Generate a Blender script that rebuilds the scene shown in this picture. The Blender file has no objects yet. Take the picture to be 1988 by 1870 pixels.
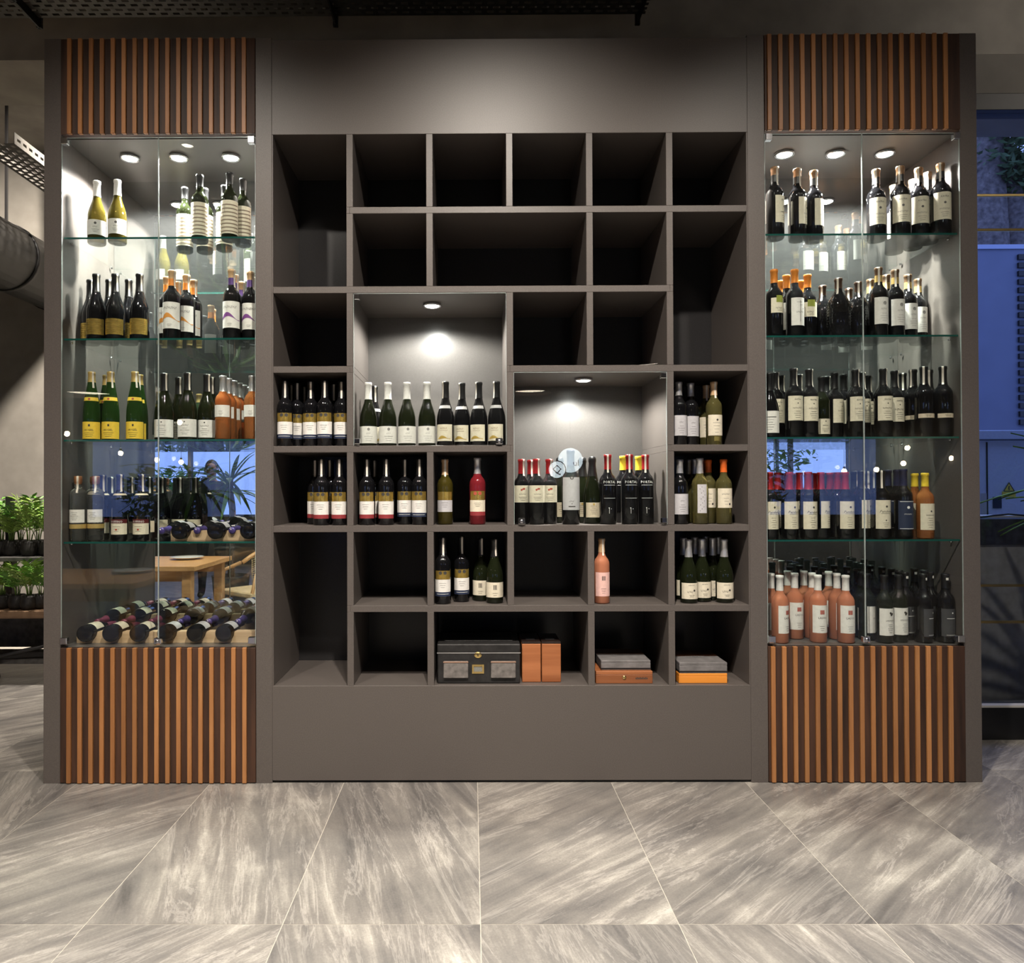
import bpy, bmesh, math, random
from mathutils import Vector, Matrix
random.seed(7)
sc = bpy.context.scene
COL = sc.collection
PI = math.pi

# ------------------------------------------------------------------ camera
F_PX, CX, CY = 1409.368, 907.777, 938.516
PITCH, YAW, ROLL = 0.00809, -0.00492, -0.00332
CAM_Z, CAM_D = 1.31757, 3.26595
cy_, sy_ = math.cos(YAW), math.sin(YAW)
cp_, sp_ = math.cos(PITCH), math.sin(PITCH)
cr_, sr_ = math.cos(ROLL), math.sin(ROLL)
_x = Vector((cy_, -sy_, 0)); _y1 = Vector((sy_, cy_, 0)); _z = Vector((0, 0, 1))
FWD = cp_ * _y1 + sp_ * _z
UP0 = -sp_ * _y1 + cp_ * _z
RGT = cr_ * _x + sr_ * UP0
UPV = -sr_ * _x + cr_ * UP0
CAM = Vector((0, -CAM_D, CAM_Z))
cam_d = bpy.data.cameras.new('camera'); cam = bpy.data.objects.new('camera', cam_d); COL.objects.link(cam)
m = Matrix.Identity(4)
for i in range(3):
    m[i][0] = RGT[i]; m[i][1] = UPV[i]; m[i][2] = -FWD[i]; m[i][3] = CAM[i]
cam.matrix_world = m
cam_d.sensor_fit = 'HORIZONTAL'; cam_d.sensor_width = 36
cam_d.lens = F_PX * 36 / 1988
cam_d.shift_x = (994 - CX) / 1988
cam_d.shift_y = (CY - 935) / 1988
cam_d.clip_start = 0.05; cam_d.clip_end = 200
sc.camera = cam
sc.view_settings.view_transform = 'Standard'; sc.view_settings.look = 'None'
sc.view_settings.gamma = 1.0; sc.view_settings.use_curve_mapping = False
sc.view_settings.exposure = 0.0
try:
    sc.cycles.transparent_max_bounces = 40; sc.cycles.max_bounces = 12
    sc.cycles.glossy_bounces = 6; sc.cycles.transmission_bounces = 10; sc.cycles.diffuse_bounces = 4
    sc.cycles.caustics_reflective = False; sc.cycles.caustics_refractive = False
    sc.cycles.sample_clamp_indirect = 6.0
except Exception:
    pass

# ------------------------------------------------------------------ sky (dusk)
w = bpy.data.worlds.new('dusk_sky'); sc.world = w; w.use_nodes = True
nt = w.node_tree; nt.nodes.clear()
wo = nt.nodes.new('ShaderNodeOutputWorld'); bg = nt.nodes.new('ShaderNodeBackground')
bg.inputs[0].default_value = (0.27, 0.39, 0.92, 1); bg.inputs[1].default_value = 2.0
nt.links.new(bg.outputs[0], wo.inputs[0])

def light(kind, name, loc, power, color=(1, 0.93, 0.84), size=0.1, target=None, angle=None, blend=0.6, parent=None):
    d = bpy.data.lights.new(name, kind); d.energy = power; d.color = color
    if kind == 'AREA': d.shape = 'DISK'; d.size = size
    elif kind in ('SPOT', 'POINT'): d.shadow_soft_size = size
    if kind == 'SPOT': d.spot_size = math.radians(angle or 120); d.spot_blend = blend
    o = bpy.data.objects.new(name, d); COL.objects.link(o); o.location = loc
    if target is not None:
        o.rotation_euler = (Vector(target) - Vector(loc)).to_track_quat('-Z', 'Y').to_euler()
    if parent: o.parent = parent
    return o

# ceiling downlights of the room: (x, y, power); each gets its fitting further down
CEIL_Z = 4.2
# x, y, aim point, power, cone
DOWN = [(-1.55, -2.1, (-1.35, -.25, 1.0), 260, 84), (0.15, -2.2, (0.15, -.2, 0.95), 640, 84), (1.75, -2.1, (1.6, -.25, 1.0), 190, 84),
        (0.05, -2.55, (0.05, -1.9, 0), 330, 85), (-2.3, -2.6, (-2.0, -1.7, 0), 160, 85), (2.3, -2.6, (2.1, -1.8, 0), 100, 85),
        (-2.6, -5.2, (-2.6, -5.2, 0), 200, 110), (0.3, -5.4, (.3, -5.4, 0), 200, 110), (3.0, -5.2, (3, -5.2, 0), 180, 110),
        (-2.45, 1.45, (-3.2, 1.85, .7), 700, 60), (-2.2, 1.3, (-4.3, 2.85, 1.9), 1100, 95), (4.2, -.9, (3.3, .55, 3.7), 60, 70)]  # passage-wall and over-window spots are unseen, added to brighten those walls

# ------------------------------------------------------------------ helpers
def ray(px, py):
    d = RGT * ((px - CX) / F_PX) + UPV * (-(py - CY) / F_PX) + FWD
    return d
def at(px, py, Y):
    d = ray(px, py); t = (Y - CAM.y) / d.y
    return CAM + d * t
def PX(px, Y=0.0, py=760): return at(px, py, Y).x
def PZ(py, Y=0.0, px=908): return at(px, py, Y).z

def nodes_mat(name):
    m = bpy.data.materials.new(name); m.use_nodes = True
    return m, m.node_tree, m.node_tree.nodes['Principled BSDF']
def L(nt, a, b): nt.links.new(a, b)
MATS = {}
def mat(name, col, rough=0.5, metal=0.0, spec=0.5, trans=0.0, ior=1.45, emit=None, emit_s=0.0, noise=0.0, nscale=60, bump=0.0, coat=0.0):
    if name in MATS: return MATS[name]
    m, nt, b = nodes_mat(name)
    b.inputs['Base Color'].default_value = (*col, 1)
    b.inputs['Roughness'].default_value = rough; b.inputs['Metallic'].default_value = metal
    b.inputs['Specular IOR Level'].default_value = spec
    b.inputs['Transmission Weight'].default_value = trans; b.inputs['IOR'].default_value = ior
    b.inputs['Coat Weight'].default_value = coat
    if emit: b.inputs['Emission Color'].default_value = (*emit, 1); b.inputs['Emission Strength'].default_value = emit_s
    if noise > 0 or bump > 0:
        tc = nt.nodes.new('ShaderNodeTexCoord'); n = nt.nodes.new('ShaderNodeTexNoise')
        n.inputs['Scale'].default_value = nscale; n.inputs['Detail'].default_value = 4
        L(nt, tc.outputs['Object'], n.inputs['Vector'])
        if noise > 0:
            r = nt.nodes.new('ShaderNodeValToRGB')
            r.color_ramp.elements[0].position = 0.3; r.color_ramp.elements[1].position = 0.7
            r.color_ramp.elements[0].color = (*[c * (1 - noise) for c in col], 1)
            r.color_ramp.elements[1].color = (*[min(1, c * (1 + noise)) for c in col], 1)
            L(nt, n.outputs['Fac'], r.inputs[0]); L(nt, r.outputs[0], b.inputs['Base Color'])
        if bump > 0:
            bp = nt.nodes.new('ShaderNodeBump'); bp.inputs['Strength'].default_value = bump; bp.inputs['Distance'].default_value = 0.002
            L(nt, n.outputs['Fac'], bp.inputs['Height']); L(nt, bp.outputs[0], b.inputs['Normal'])
    MATS[name] = m
    return m
def glass_mat(name, tint=(0.97, 0.985, 0.975), r0=0.04):
    m = bpy.data.materials.new(name); m.use_nodes = True; nt = m.node_tree; nt.nodes.clear()
    o = nt.nodes.new('ShaderNodeOutputMaterial'); mx = nt.nodes.new('ShaderNodeMixShader')
    tr = nt.nodes.new('ShaderNodeBsdfTransparent'); gl = nt.nodes.new('ShaderNodeBsdfGlossy')
    tr.inputs[0].default_value = (*tint, 1); gl.inputs['Roughness'].default_value = 0.0
    lw = nt.nodes.new('ShaderNodeLayerWeight'); lw.inputs[0].default_value = 0.5
    p = nt.nodes.new('ShaderNodeMath'); p.operation = 'POWER'; p.inputs[1].default_value = 5
    a = nt.nodes.new('ShaderNodeMath'); a.operation = 'MULTIPLY_ADD'; a.inputs[1].default_value = 1 - r0; a.inputs[2].default_value = r0
    L(nt, lw.outputs['Facing'], p.inputs[0]); L(nt, p.outputs[0], a.inputs[0])
    L(nt, a.outputs[0], mx.inputs[0]); L(nt, tr.outputs[0], mx.inputs[1]); L(nt, gl.outputs[0], mx.inputs[2])
    L(nt, mx.outputs[0], o.inputs[0])
    MATS[name] = m
    return m
def wood_mat(name, c0, c1, rough=0.4, axis=2, scale=26, stretch=0.06):
    m, nt, b = nodes_mat(name)
    tc = nt.nodes.new('ShaderNodeTexCoord'); oi = nt.nodes.new('ShaderNodeObjectInfo')
    mp = nt.nodes.new('ShaderNodeMapping'); s = [1, 1, 1]; s[axis] = stretch; mp.inputs['Scale'].default_value = s
    ad = nt.nodes.new('ShaderNodeVectorMath'); ad.operation = 'ADD'
    mu = nt.nodes.new('ShaderNodeVectorMath'); mu.operation = 'SCALE'; mu.inputs[0].default_value = (7, 13, 5)
    L(nt, oi.outputs['Random'], mu.inputs['Scale'])
    L(nt, tc.outputs['Object'], ad.inputs[0]); L(nt, mu.outputs[0], ad.inputs[1]); L(nt, ad.outputs[0], mp.inputs[0])
    n = nt.nodes.new('ShaderNodeTexNoise'); n.inputs['Scale'].default_value = scale; n.inputs['Detail'].default_value = 6; n.inputs['Roughness'].default_value = 0.65
    L(nt, mp.outputs[0], n.inputs['Vector'])
    r = nt.nodes.new('ShaderNodeValToRGB'); r.color_ramp.elements[0].position = 0.32; r.color_ramp.elements[1].position = 0.68
    r.color_ramp.elements[0].color = (*c0, 1); r.color_ramp.elements[1].color = (*c1, 1)
    L(nt, n.outputs['Fac'], r.inputs[0])
    hs = nt.nodes.new('ShaderNodeHueSaturation'); mr = nt.nodes.new('ShaderNodeMapRange')
    mr.inputs['To Min'].default_value = 0.8; mr.inputs['To Max'].default_value = 1.2
    L(nt, oi.outputs['Random'], mr.inputs[0]); L(nt, mr.outputs[0], hs.inputs['Value']); L(nt, r.outputs[0], hs.inputs['Color'])
    L(nt, hs.outputs[0], b.inputs['Base Color'])
    b.inputs['Roughness'].default_value = rough
    bp = nt.nodes.new('ShaderNodeBump'); bp.inputs['Strength'].default_value = 0.15; bp.inputs['Distance'].default_value = 0.001
    L(nt, n.outputs['Fac'], bp.inputs['Height']); L(nt, bp.outputs[0], b.inputs['Normal'])
    MATS[name] = m
    return m
def tile_mat():
    m, nt, b = nodes_mat('stone_tile')
    tc = nt.nodes.new('ShaderNodeTexCoord'); oi = nt.nodes.new('ShaderNodeObjectInfo')
    sc_ = nt.nodes.new('ShaderNodeVectorMath'); sc_.operation = 'SCALE'; sc_.inputs[0].default_value = (11, 23, 5)
    L(nt, oi.outputs['Random'], sc_.inputs['Scale'])
    ad = nt.nodes.new('ShaderNodeVectorMath'); ad.operation = 'ADD'
    L(nt, tc.outputs['Object'], ad.inputs[0]); L(nt, sc_.outputs[0], ad.inputs[1])
    rot = nt.nodes.new('ShaderNodeVectorRotate'); rot.rotation_type = 'Z_AXIS'
    gt = nt.nodes.new('ShaderNodeMath'); gt.operation = 'GREATER_THAN'; gt.inputs[1].default_value = 0.68
    ra = nt.nodes.new('ShaderNodeMath'); ra.operation = 'MULTIPLY_ADD'; ra.inputs[1].default_value = -1.15; ra.inputs[2].default_value = 0.86
    L(nt, oi.outputs['Random'], gt.inputs[0]); L(nt, gt.outputs[0], ra.inputs[0]); L(nt, ra.outputs[0], rot.inputs['Angle']); L(nt, ad.outputs[0], rot.inputs['Vector'])
    mp = nt.nodes.new('ShaderNodeMapping'); mp.inputs['Scale'].default_value = (1.0, 0.11, 1)
    L(nt, rot.outputs[0], mp.inputs[0])
    def noise(scale, det, rough, vec, dist=0.0):
        n = nt.nodes.new('ShaderNodeTexNoise'); n.inputs['Scale'].default_value = scale; n.inputs['Detail'].default_value = det
        n.inputs['Roughness'].default_value = rough; n.inputs['Distortion'].default_value = dist; L(nt, vec, n.inputs['Vector']); return n
    n1 = noise(11, 10, 0.68, mp.outputs[0], 0.5)          # streaks
    n2 = noise(2.6, 5, 0.55, ad.outputs[0], 0.6)        # clouds
    n3 = noise(140, 3, 0.7, ad.outputs[0])              # grain
    mx = nt.nodes.new('ShaderNodeMath'); mx.operation = 'MULTIPLY_ADD'; mx.inputs[1].default_value = 0.72
    m2 = nt.nodes.new('ShaderNodeMath'); m2.operation = 'MULTIPLY'; m2.inputs[1].default_value = 0.40
    L(nt, n2.outputs['Fac'], m2.inputs[0]); L(nt, n1.outputs['Fac'], mx.inputs[0]); L(nt, m2.outputs[0], mx.inputs[2])
    m3 = nt.nodes.new('ShaderNodeMath'); m3.operation = 'MULTIPLY_ADD'; m3.inputs[1].default_value = 0.16
    L(nt, n3.outputs['Fac'], m3.inputs[0]); L(nt, mx.outputs[0], m3.inputs[2])
    r = nt.nodes.new('ShaderNodeValToRGB'); e = r.color_ramp.elements
    e[0].position = 0.44; e[0].color = (0.085, 0.080, 0.078, 1); e[1].position = 0.86; e[1].color = (0.60, 0.565, 0.51, 1)
    a = e.new(0.55); a.color = (0.155, 0.145, 0.137, 1); a = e.new(0.66); a.color = (0.225, 0.208, 0.190, 1); a = e.new(0.76); a.color = (0.36, 0.335, 0.300, 1)
    L(nt, m3.outputs[0], r.inputs[0])
    n4 = noise(5, 8, 0.7, mp.outputs[0], 1.2)
    s1 = nt.nodes.new('ShaderNodeMath'); s1.operation = 'SUBTRACT'; s1.inputs[1].default_value = 0.53; L(nt, n4.outputs['Fac'], s1.inputs[0])
    s2 = nt.nodes.new('ShaderNodeMath'); s2.operation = 'ABSOLUTE'; L(nt, s1.outputs[0], s2.inputs[0])
    s3 = nt.nodes.new('ShaderNodeMapRange'); s3.inputs['From Min'].default_value = 0.0; s3.inputs['From Max'].default_value = 0.022; s3.inputs['To Min'].default_value = 0.55; s3.inputs['To Max'].default_value = 0.0
    L(nt, s2.outputs[0], s3.inputs[0])
    s4 = nt.nodes.new('ShaderNodeMath'); s4.operation = 'MULTIPLY'; L(nt, s3.outputs[0], s4.inputs[0]); L(nt, n2.outputs['Fac'], s4.inputs[1])
    mc = nt.nodes.new('ShaderNodeMix'); mc.data_type = 'RGBA'; mc.inputs[7].default_value = (0.62, 0.58, 0.53, 1)
    L(nt, s4.outputs[0], mc.inputs[0]); L(nt, r.outputs[0], mc.inputs[6]); L(nt, mc.outputs[2], b.inputs['Base Color'])
    rr = nt.nodes.new('ShaderNodeMapRange'); rr.inputs['To Min'].default_value = 0.28; rr.inputs['To Max'].default_value = 0.5
    L(nt, n1.outputs['Fac'], rr.inputs[0]); L(nt, rr.outputs[0], b.inputs['Roughness'])
    bp = nt.nodes.new('ShaderNodeBump'); bp.inputs['Strength'].default_value = 0.2; bp.inputs['Distance'].default_value = 0.002
    L(nt, m3.outputs[0], bp.inputs['Height']); L(nt, bp.outputs[0], b.inputs['Normal'])
    MATS['stone_tile'] = m
    return m

class MB:
    """collects faces for one mesh"""
    def __init__(s): s.v = []; s.f = []; s.mi = []; s.sm = []
    def add(s, vs, fs, mi=0, sm=False):
        o = len(s.v); s.v += [tuple(v) for v in vs]
        for f in fs: s.f.append(tuple(o + i for i in f)); s.mi.append(mi); s.sm.append(sm)
        return s
    def box(s, x0, x1, y0, y1, z0, z1, mi=0):
        vs = [(x0, y0, z0), (x1, y0, z0), (x1, y1, z0), (x0, y1, z0), (x0, y0, z1), (x1, y0, z1), (x1, y1, z1), (x0, y1, z1)]
        return s.add(vs, [(0, 3, 2, 1), (4, 5, 6, 7), (0, 1, 5, 4), (1, 2, 6, 5), (2, 3, 7, 6), (3, 0, 4, 7)], mi)
    def lathe(s, prof, n=20, c=(0, 0, 0), mi=0, sm=True, axis=2):
        vs, fs = [], []; k = len(prof)
        for r, z in prof:
            for i in range(n):
                a = 2 * PI * i / n; p = (r * math.cos(a), r * math.sin(a), z)
                if axis == 1: p = (p[0], p[2], p[1])
                vs.append((p[0] + c[0], p[1] + c[1], p[2] + c[2]))
        for j in range(k - 1):
            for i in range(n):
                q = (j * n + i, j * n + (i + 1) % n, (j + 1) * n + (i + 1) % n, (j + 1) * n + i)
                fs.append(q if axis == 2 else q[::-1])
        return s.add(vs, fs, mi, sm)
    def tube(s, pts, rad, n=8, mi=0):
        pts = [Vector(p) for p in pts]; rings = []
        rad = rad if isinstance(rad, (list, tuple)) else [rad] * len(pts)
        vs, fs = [], []
        for i, p in enumerate(pts):
            t = (pts[min(i + 1, len(pts) - 1)] - pts[max(i - 1, 0)]).normalized()
            u = t.cross(Vector((0, 0, 1)) if abs(t.z) < 0.95 else Vector((1, 0, 0))).normalized(); v = t.cross(u)
            for k in range(n):
                a = 2 * PI * k / n; vs.append(p + (u * math.cos(a) + v * math.sin(a)) * rad[i])
        for i in range(len(pts) - 1):
            for k in range(n): fs.append((i * n + k, i * n + (k + 1) % n, (i + 1) * n + (k + 1) % n, (i + 1) * n + k))
        fs.append(tuple(range(n))[::-1]); fs.append(tuple((len(pts) - 1) * n + k for k in range(n)))
        return s.add(vs, fs, mi, True)
    def mesh(s, name, mats=()):
        me = bpy.data.meshes.new(name); me.from_pydata(s.v, [], s.f)
        for q in (mats if isinstance(mats, (list, tuple)) else [mats]): me.materials.append(q)
        me.polygons.foreach_set('material_index', s.mi); me.polygons.foreach_set('use_smooth', s.sm); me.update()
        return me
    def obj(s, name, mats, parent=None, loc=None, bevel=0.0):
        o = put(name, s.mesh(name, mats), parent)
        if loc is not None: o.location = loc
        if bevel: bev(o, bevel)
        return o
def bev(o, wd, seg=1):
    b = o.modifiers.new('bevel', 'BEVEL'); b.width = wd; b.segments = seg; b.limit_method = 'ANGLE'
def put(name, data, parent=None):
    o = bpy.data.objects.new(name, data); COL.objects.link(o)
    if parent: o.parent = parent
    return o
def tag(o, label, cat, group=None):
    o['label'] = label; o['category'] = cat
    if group: o['group'] = group
    return o
def struct(o, label=None):
    o['kind'] = 'structure'
    if label: o['label'] = label
    return o
def thing(name, label, cat, loc=(0, 0, 0), group=None):
    return tag(put2(name, loc), label, cat, group)
def put2(name, loc):
    o = put(name, None); o.location = loc; o.empty_display_size = 0.1
    return o
def box(name, x0, x1, y0, y1, z0, z1, mt, parent=None, bevel=0.0):
    """box object with its origin at its centre bottom"""
    c = ((x0 + x1) / 2, (y0 + y1) / 2, z0)
    o = MB().box(x0 - c[0], x1 - c[0], y0 - c[1], y1 - c[1], 0, z1 - z0).obj(name, mt, parent, None, bevel)
    pl = parent.location if parent else Vector((0, 0, 0))
    o.location = Vector(c) - Vector(pl)
    return o
def copy_tree(o, parent=None):
    c = o.copy(); COL.objects.link(c); c.parent = parent
    for ch in o.children: copy_tree(ch, c)
    return c

# ------------------------------------------------------------------ materials
FRAME = mat('graphite_laminate', (0.109, 0.094, 0.086), 0.42, noise=0.10, nscale=220, bump=0.05)
FRAME_IN = mat('graphite_laminate_satin', (0.105, 0.097, 0.092), 0.30, noise=0.08, nscale=220)
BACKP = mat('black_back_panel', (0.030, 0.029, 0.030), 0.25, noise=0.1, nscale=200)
DARKW = wood_mat('walnut_dark', (0.024, 0.010, 0.005), (0.080, 0.034, 0.018), 0.6)
LITEW = wood_mat('teak_light', (0.30, 0.120, 0.040), (0.47, 0.215, 0.080), 0.45)
OAK = wood_mat('pale_oak', (0.42, 0.28, 0.16), (0.62, 0.45, 0.28), 0.5, axis=0)
TABLEW = wood_mat('honey_oak', (0.45, 0.22, 0.08), (0.66, 0.38, 0.16), 0.35, axis=0)
CEDAR = wood_mat('cedar_box', (0.26, 0.085, 0.030), (0.42, 0.155, 0.060), 0.35, axis=0, scale=14)
TILE = tile_mat()
GROUT = mat('grout', (0.50, 0.46, 0.40), 0.9, noise=0.1)
GLASS = glass_mat('door_glass')
SHELFGL = glass_mat('shelf_glass', (0.95, 0.985, 0.97))
WINGL = glass_mat('window_glass', (0.93, 0.95, 0.97), 0.05)
EDGE = mat('shelf_edge_green', (0.012, 0.11, 0.092), 0.15, trans=0.3, spec=0.8)
MIRROR = mat('mirror_silver', (0.80, 0.82, 0.82), 0.0, 0.975)
CHROME = mat('chrome', (0.75, 0.75, 0.78), 0.12, 1.0)
BRASS = mat('brass', (0.75, 0.55, 0.22), 0.25, 1.0)
BLACK = mat('black_metal', (0.015, 0.014, 0.014), 0.45)
LAMP = mat('lamp_glow', (1, 1, 1), 0.3, emit=(1.0, 0.97, 0.92), emit_s=60)
PLASTER = mat('grey_plaster', (0.30, 0.275, 0.24), 0.85, noise=0.12, nscale=6, bump=0.1)
CONC = mat('dark_ceiling_paint', (0.34, 0.315, 0.28), 0.85, noise=0.15, nscale=5, bump=0.1)
BEIGE = mat('taupe_paint', (0.20, 0.185, 0.165), 0.85, noise=0.08, nscale=8)

# ------------------------------------------------------------------ floor
XS0 = PX(927, 0, 1524)          # a long tile joint
ROW0 = 0.143                    # a cross joint
floor = MB().box(-7.2, 7.2, -9.0, 3.4, -0.06, -0.0008).obj('floor', GROUT); struct(floor, 'grout bed of the grey stone tile floor')
tme = MB().box(-0.2986, 0.2986, -0.5986, 0.5986, -0.010, 0.0).mesh('floor_tile', TILE)
for i in range(-12, 12):
    for j in range(-7, 3):
        x = XS0 + 0.6 * (i + 0.5); y = ROW0 + 1.2 * (j + 0.5)
        if abs(x) < 6.9 and -8.4 < y < 2.8:
            t = put('floor_tile', tme, floor); t.location = (x, y, 0)

# ------------------------------------------------------------------ grid of the shelf wall
XL, XR, ZT = -1.929, 2.281, 3.366
GX0, GX1, GZ0, GZ1 = -0.8907, 1.2439, 0.436, 2.924
DEP = 0.487
TB = 0.0295
CW = (GX1 - GX0 - 5 * TB) / 6
CH = (GZ1 - GZ0 - 6 * TB) / 7
def colx(c): return GX0 + c * (CW + TB)           # left inside face of column c
def rowz(r): return GZ1 - r * (CH + TB) - CH      # top of the board under row r
LX0, LX1 = PX(118), PX(496.5)
RX0, RX1 = PX(1487), PX(1868)
ZG1 = PZ(262.5, 0); ZG0 = PZ(1251, 0)
ZS = [PZ(457, 0.02), PZ(654, 0.02), PZ(851, 0.02), PZ(1050, 0.02)]
ZD = 0.612
print('dims', LX0, LX1, RX0, RX1, ZG1, ZG0, ZS, CW, CH)

cu = thing('shelf_wall', 'dark grey open shelf wall of square cubbyholes with two glass showcases', 'shelving', (0.17, 0.25, 0))
def cub(name, *a, mt=FRAME, bv=0.0012): return box(name, *a, mt, cu, bv)
cub('top_panel', GX0 - 0.006, GX1 + 0.006, 0.0, 0.50, GZ1, ZT - 0.012)
cub('plinth_panel', GX0 - 0.006, GX1 + 0.006, 0.0, 0.50, 0.012, GZ0)
cub('plinth_foot', GX0 - 0.006, GX1 + 0.006, 0.012, 0.48, 0.0, 0.012, mt=BLACK)
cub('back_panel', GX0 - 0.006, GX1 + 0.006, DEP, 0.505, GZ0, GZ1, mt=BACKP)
cub('side_board', GX0 - 0.006, GX0, 0.0, DEP, GZ0, GZ1); cub('side_board', GX1, GX1 + 0.006, 0.0, DEP, GZ0, GZ1)
# horizontal boards: level -> (first column, last column) runs
HB = {1: [(1, 5)], 2: [(0, 4)], 3: [(0, 0), (3, 5)], 4: [(0, 2), (5, 5)], 5: [(0, 5)], 6: [(1, 5)]}
for lv, runs in HB.items():
    for a, b in runs:
        x0 = colx(a) - (TB / 2 if a else 0); x1 = colx(b) + CW + (TB / 2 if b < 5 else 0)
        z1 = rowz(lv - 1); cub('shelf_board', x0, x1, 0.0, DEP, z1 - TB, z1, mt=FRAME)
VB = {1: [(0, 6)], 2: [(0, 1), (4, 6)], 3: [(0, 0), (2, 5)], 4: [(0, 2), (5, 6)], 5: [(0, 6)]}
def has_board(lv, c):   # does level lv pass over the vertical c (between columns c-1 and c)
    return any(a <= c - 1 and b >= c for a, b in HB.get(lv, []))
def ends_at(lv, c):
    return any(b == c - 1 or a == c for a, b in HB.get(lv, []))
for c, runs in VB.items():
    for r0, r1 in runs:
        # split the upright wherever a board passes through it
        segs = []; start = r0
        for r in range(r0, r1 + 1):
            if r == r1 or has_board(r + 1, c): segs.append((start, r)); start = r + 1
        for a, b in segs:
            zt = rowz(a) + CH; zb = rowz(b)
            if b == r1 and b < 6 and not has_board(b + 1, c): zb -= 0
            x1 = colx(c); x0 = x1 - TB
            # a board that ends at the middle of this upright: keep the upright in front by splitting around it
            cuts = [lv for lv in range(a + 1, b + 1) if ends_at(lv, c)]
            zs = [zt]
            for lv in cuts:
                z1 = rowz(lv - 1); zs += [z1, z1 - TB]
            zs.append(zb)
            for q in range(0, len(zs), 2):
                cub('upright_board', x0, x1, 0.0, DEP, zs[q + 1], zs[q])
            for lv in cuts:      # the other half of the crossing
                run = [(p, q) for p, q in HB[lv] if q == c - 1 or p == c][0]
                z1 = rowz(lv - 1)
                if run[1] == c - 1: cub('upright_board', x1 - TB / 2, x1, 0.0, DEP, z1 - TB, z1)
                else: cub('upright_board', x0, x0 + TB / 2, 0.0, DEP, z1 - TB, z1)

def clamp_part(name, parent, x, z, w=0.024, h=0.024):
    o = box(name, x - w / 2, x + w / 2, -0.011, 0.013, z - h / 2, z + h / 2, CHROME, parent, 0.002)
    return o
def lock_part(parent, x, z):
    o = box('lock', x - 0.016, x + 0.016, -0.010, 0.013, z - 0.014, z + 0.014, CHROME, parent, 0.003)
    k = MB().lathe([(0.0001, -0.0045), (0.008, -0.0045), (0.009, 0), (0.009, 0.002)], 14, axis=1).obj('key_cylinder', mat('steel', (0.45, 0.45, 0.47), 0.25, 1.0), o)
    k.location = (0, -0.0115, 0.014)
    return o
def puck(parent, x, y, z, power, ang=150):
    """recessed spotlight: ring, glowing lens and its light"""
    s = MB().lathe([(0.034, 0.012), (0.043, 0.012), (0.045, 0.0), (0.039, -0.002), (0.034, 0.002)], 24).obj('spotlight_ring', CHROME, parent)
    s.location = Vector((x, y, z - 0.012)) - parent.location
    g = MB().lathe([(0.0001, -0.004), (0.024, -0.003), (0.035, 0.003)], 24).obj('spotlight_lens', LAMP, s)
    light('SPOT', 'cabinet_spot', (x, y, z - 0.022), power, (1, 0.965, 0.91), 0.028, (x, y, z - 1), ang, 0.35)

PALE = mat('polished_glass_edge', (0.55, 0.62, 0.60), 0.2, trans=0.2, spec=0.8)
def door(parent, x0, x1, z0, z1):
    d = box('glass_door', x0, x1, 0.001, 0.007, z0, z1, GLASS, parent)
    h = z1 - z0; w2 = (x1 - x0) / 2
    for a, b, c, e in ((-w2 - .0016, -w2 - .0002, 0, h), (w2 + .0002, w2 + .0016, 0, h), (-w2, w2, h + .0002, h + .0016)):
        MB().box(a, b, -.003, .003, c, e).obj('polished_edge', PALE, d)
def showcase(c0, c1, r0, r1, hinge):
    x0, x1 = colx(c0), colx(c1) + CW; z1 = rowz(r0) + CH; z0 = rowz(r1)
    door(cu, x0 + 0.003, x1 - 0.003, z0 + 0.003, z1 - 0.003)
    box('showcase_lit_back', x0, x1, DEP - .004, DEP - .0005, z0, z1, FRAME_IN, cu)  # lighter sheet over the back panel: the showcase lamplight put into its colour
    hx = x0 + 0.018 if hinge < 0 else x1 - 0.018; lx = x1 - 0.035 if hinge < 0 else x0 + 0.035
    for z in (z0 + 0.02, z1 - 0.02):
        h = clamp_part('hinge_clamp', cu, hx, z); 
    lock_part(cu, lx, z0 + 0.018)
    puck(cu, (x0 + x1) / 2, 0.20, z1, 64.0, 165)
showcase(1, 2, 2, 3, -1)
showcase(3, 4, 3, 4, 1)

# ------------------------------------------------------------------ the two display cabinets
def slat_panel(parent, x0, x1, z0, z1, off):
    box('slat_backing', x0, x1, 0.004, 0.03, z0, z1, mat('walnut_backing', (0.03, 0.012, 0.006), 0.5), parent)
    p = 0.0494; n = 17; lw_ = 0.0190
    base = x0 + off
    dl = parent.location
    dme = {}
    edges = [x0 + 0.001]
    for k in range(n):
        lx = base + k * p
        o = box('light_slat', lx, lx + lw_, -0.012, 0.004, z0, z1, LITEW, parent, 0.0015)
        a = edges[-1]; b = lx - 0.0012
        box('dark_slat', a + 0.0005, b, -0.005, 0.004, z0 + 0.0005, z1 - 0.0005, DARKW, parent, 0.0012)
        edges.append(lx + lw_ + 0.0012)
    box('dark_slat', edges[-1], x1 - 0.001, -0.005, 0.004, z0 + 0.0005, z1 - 0.0005, DARKW, parent, 0.0012)

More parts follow.
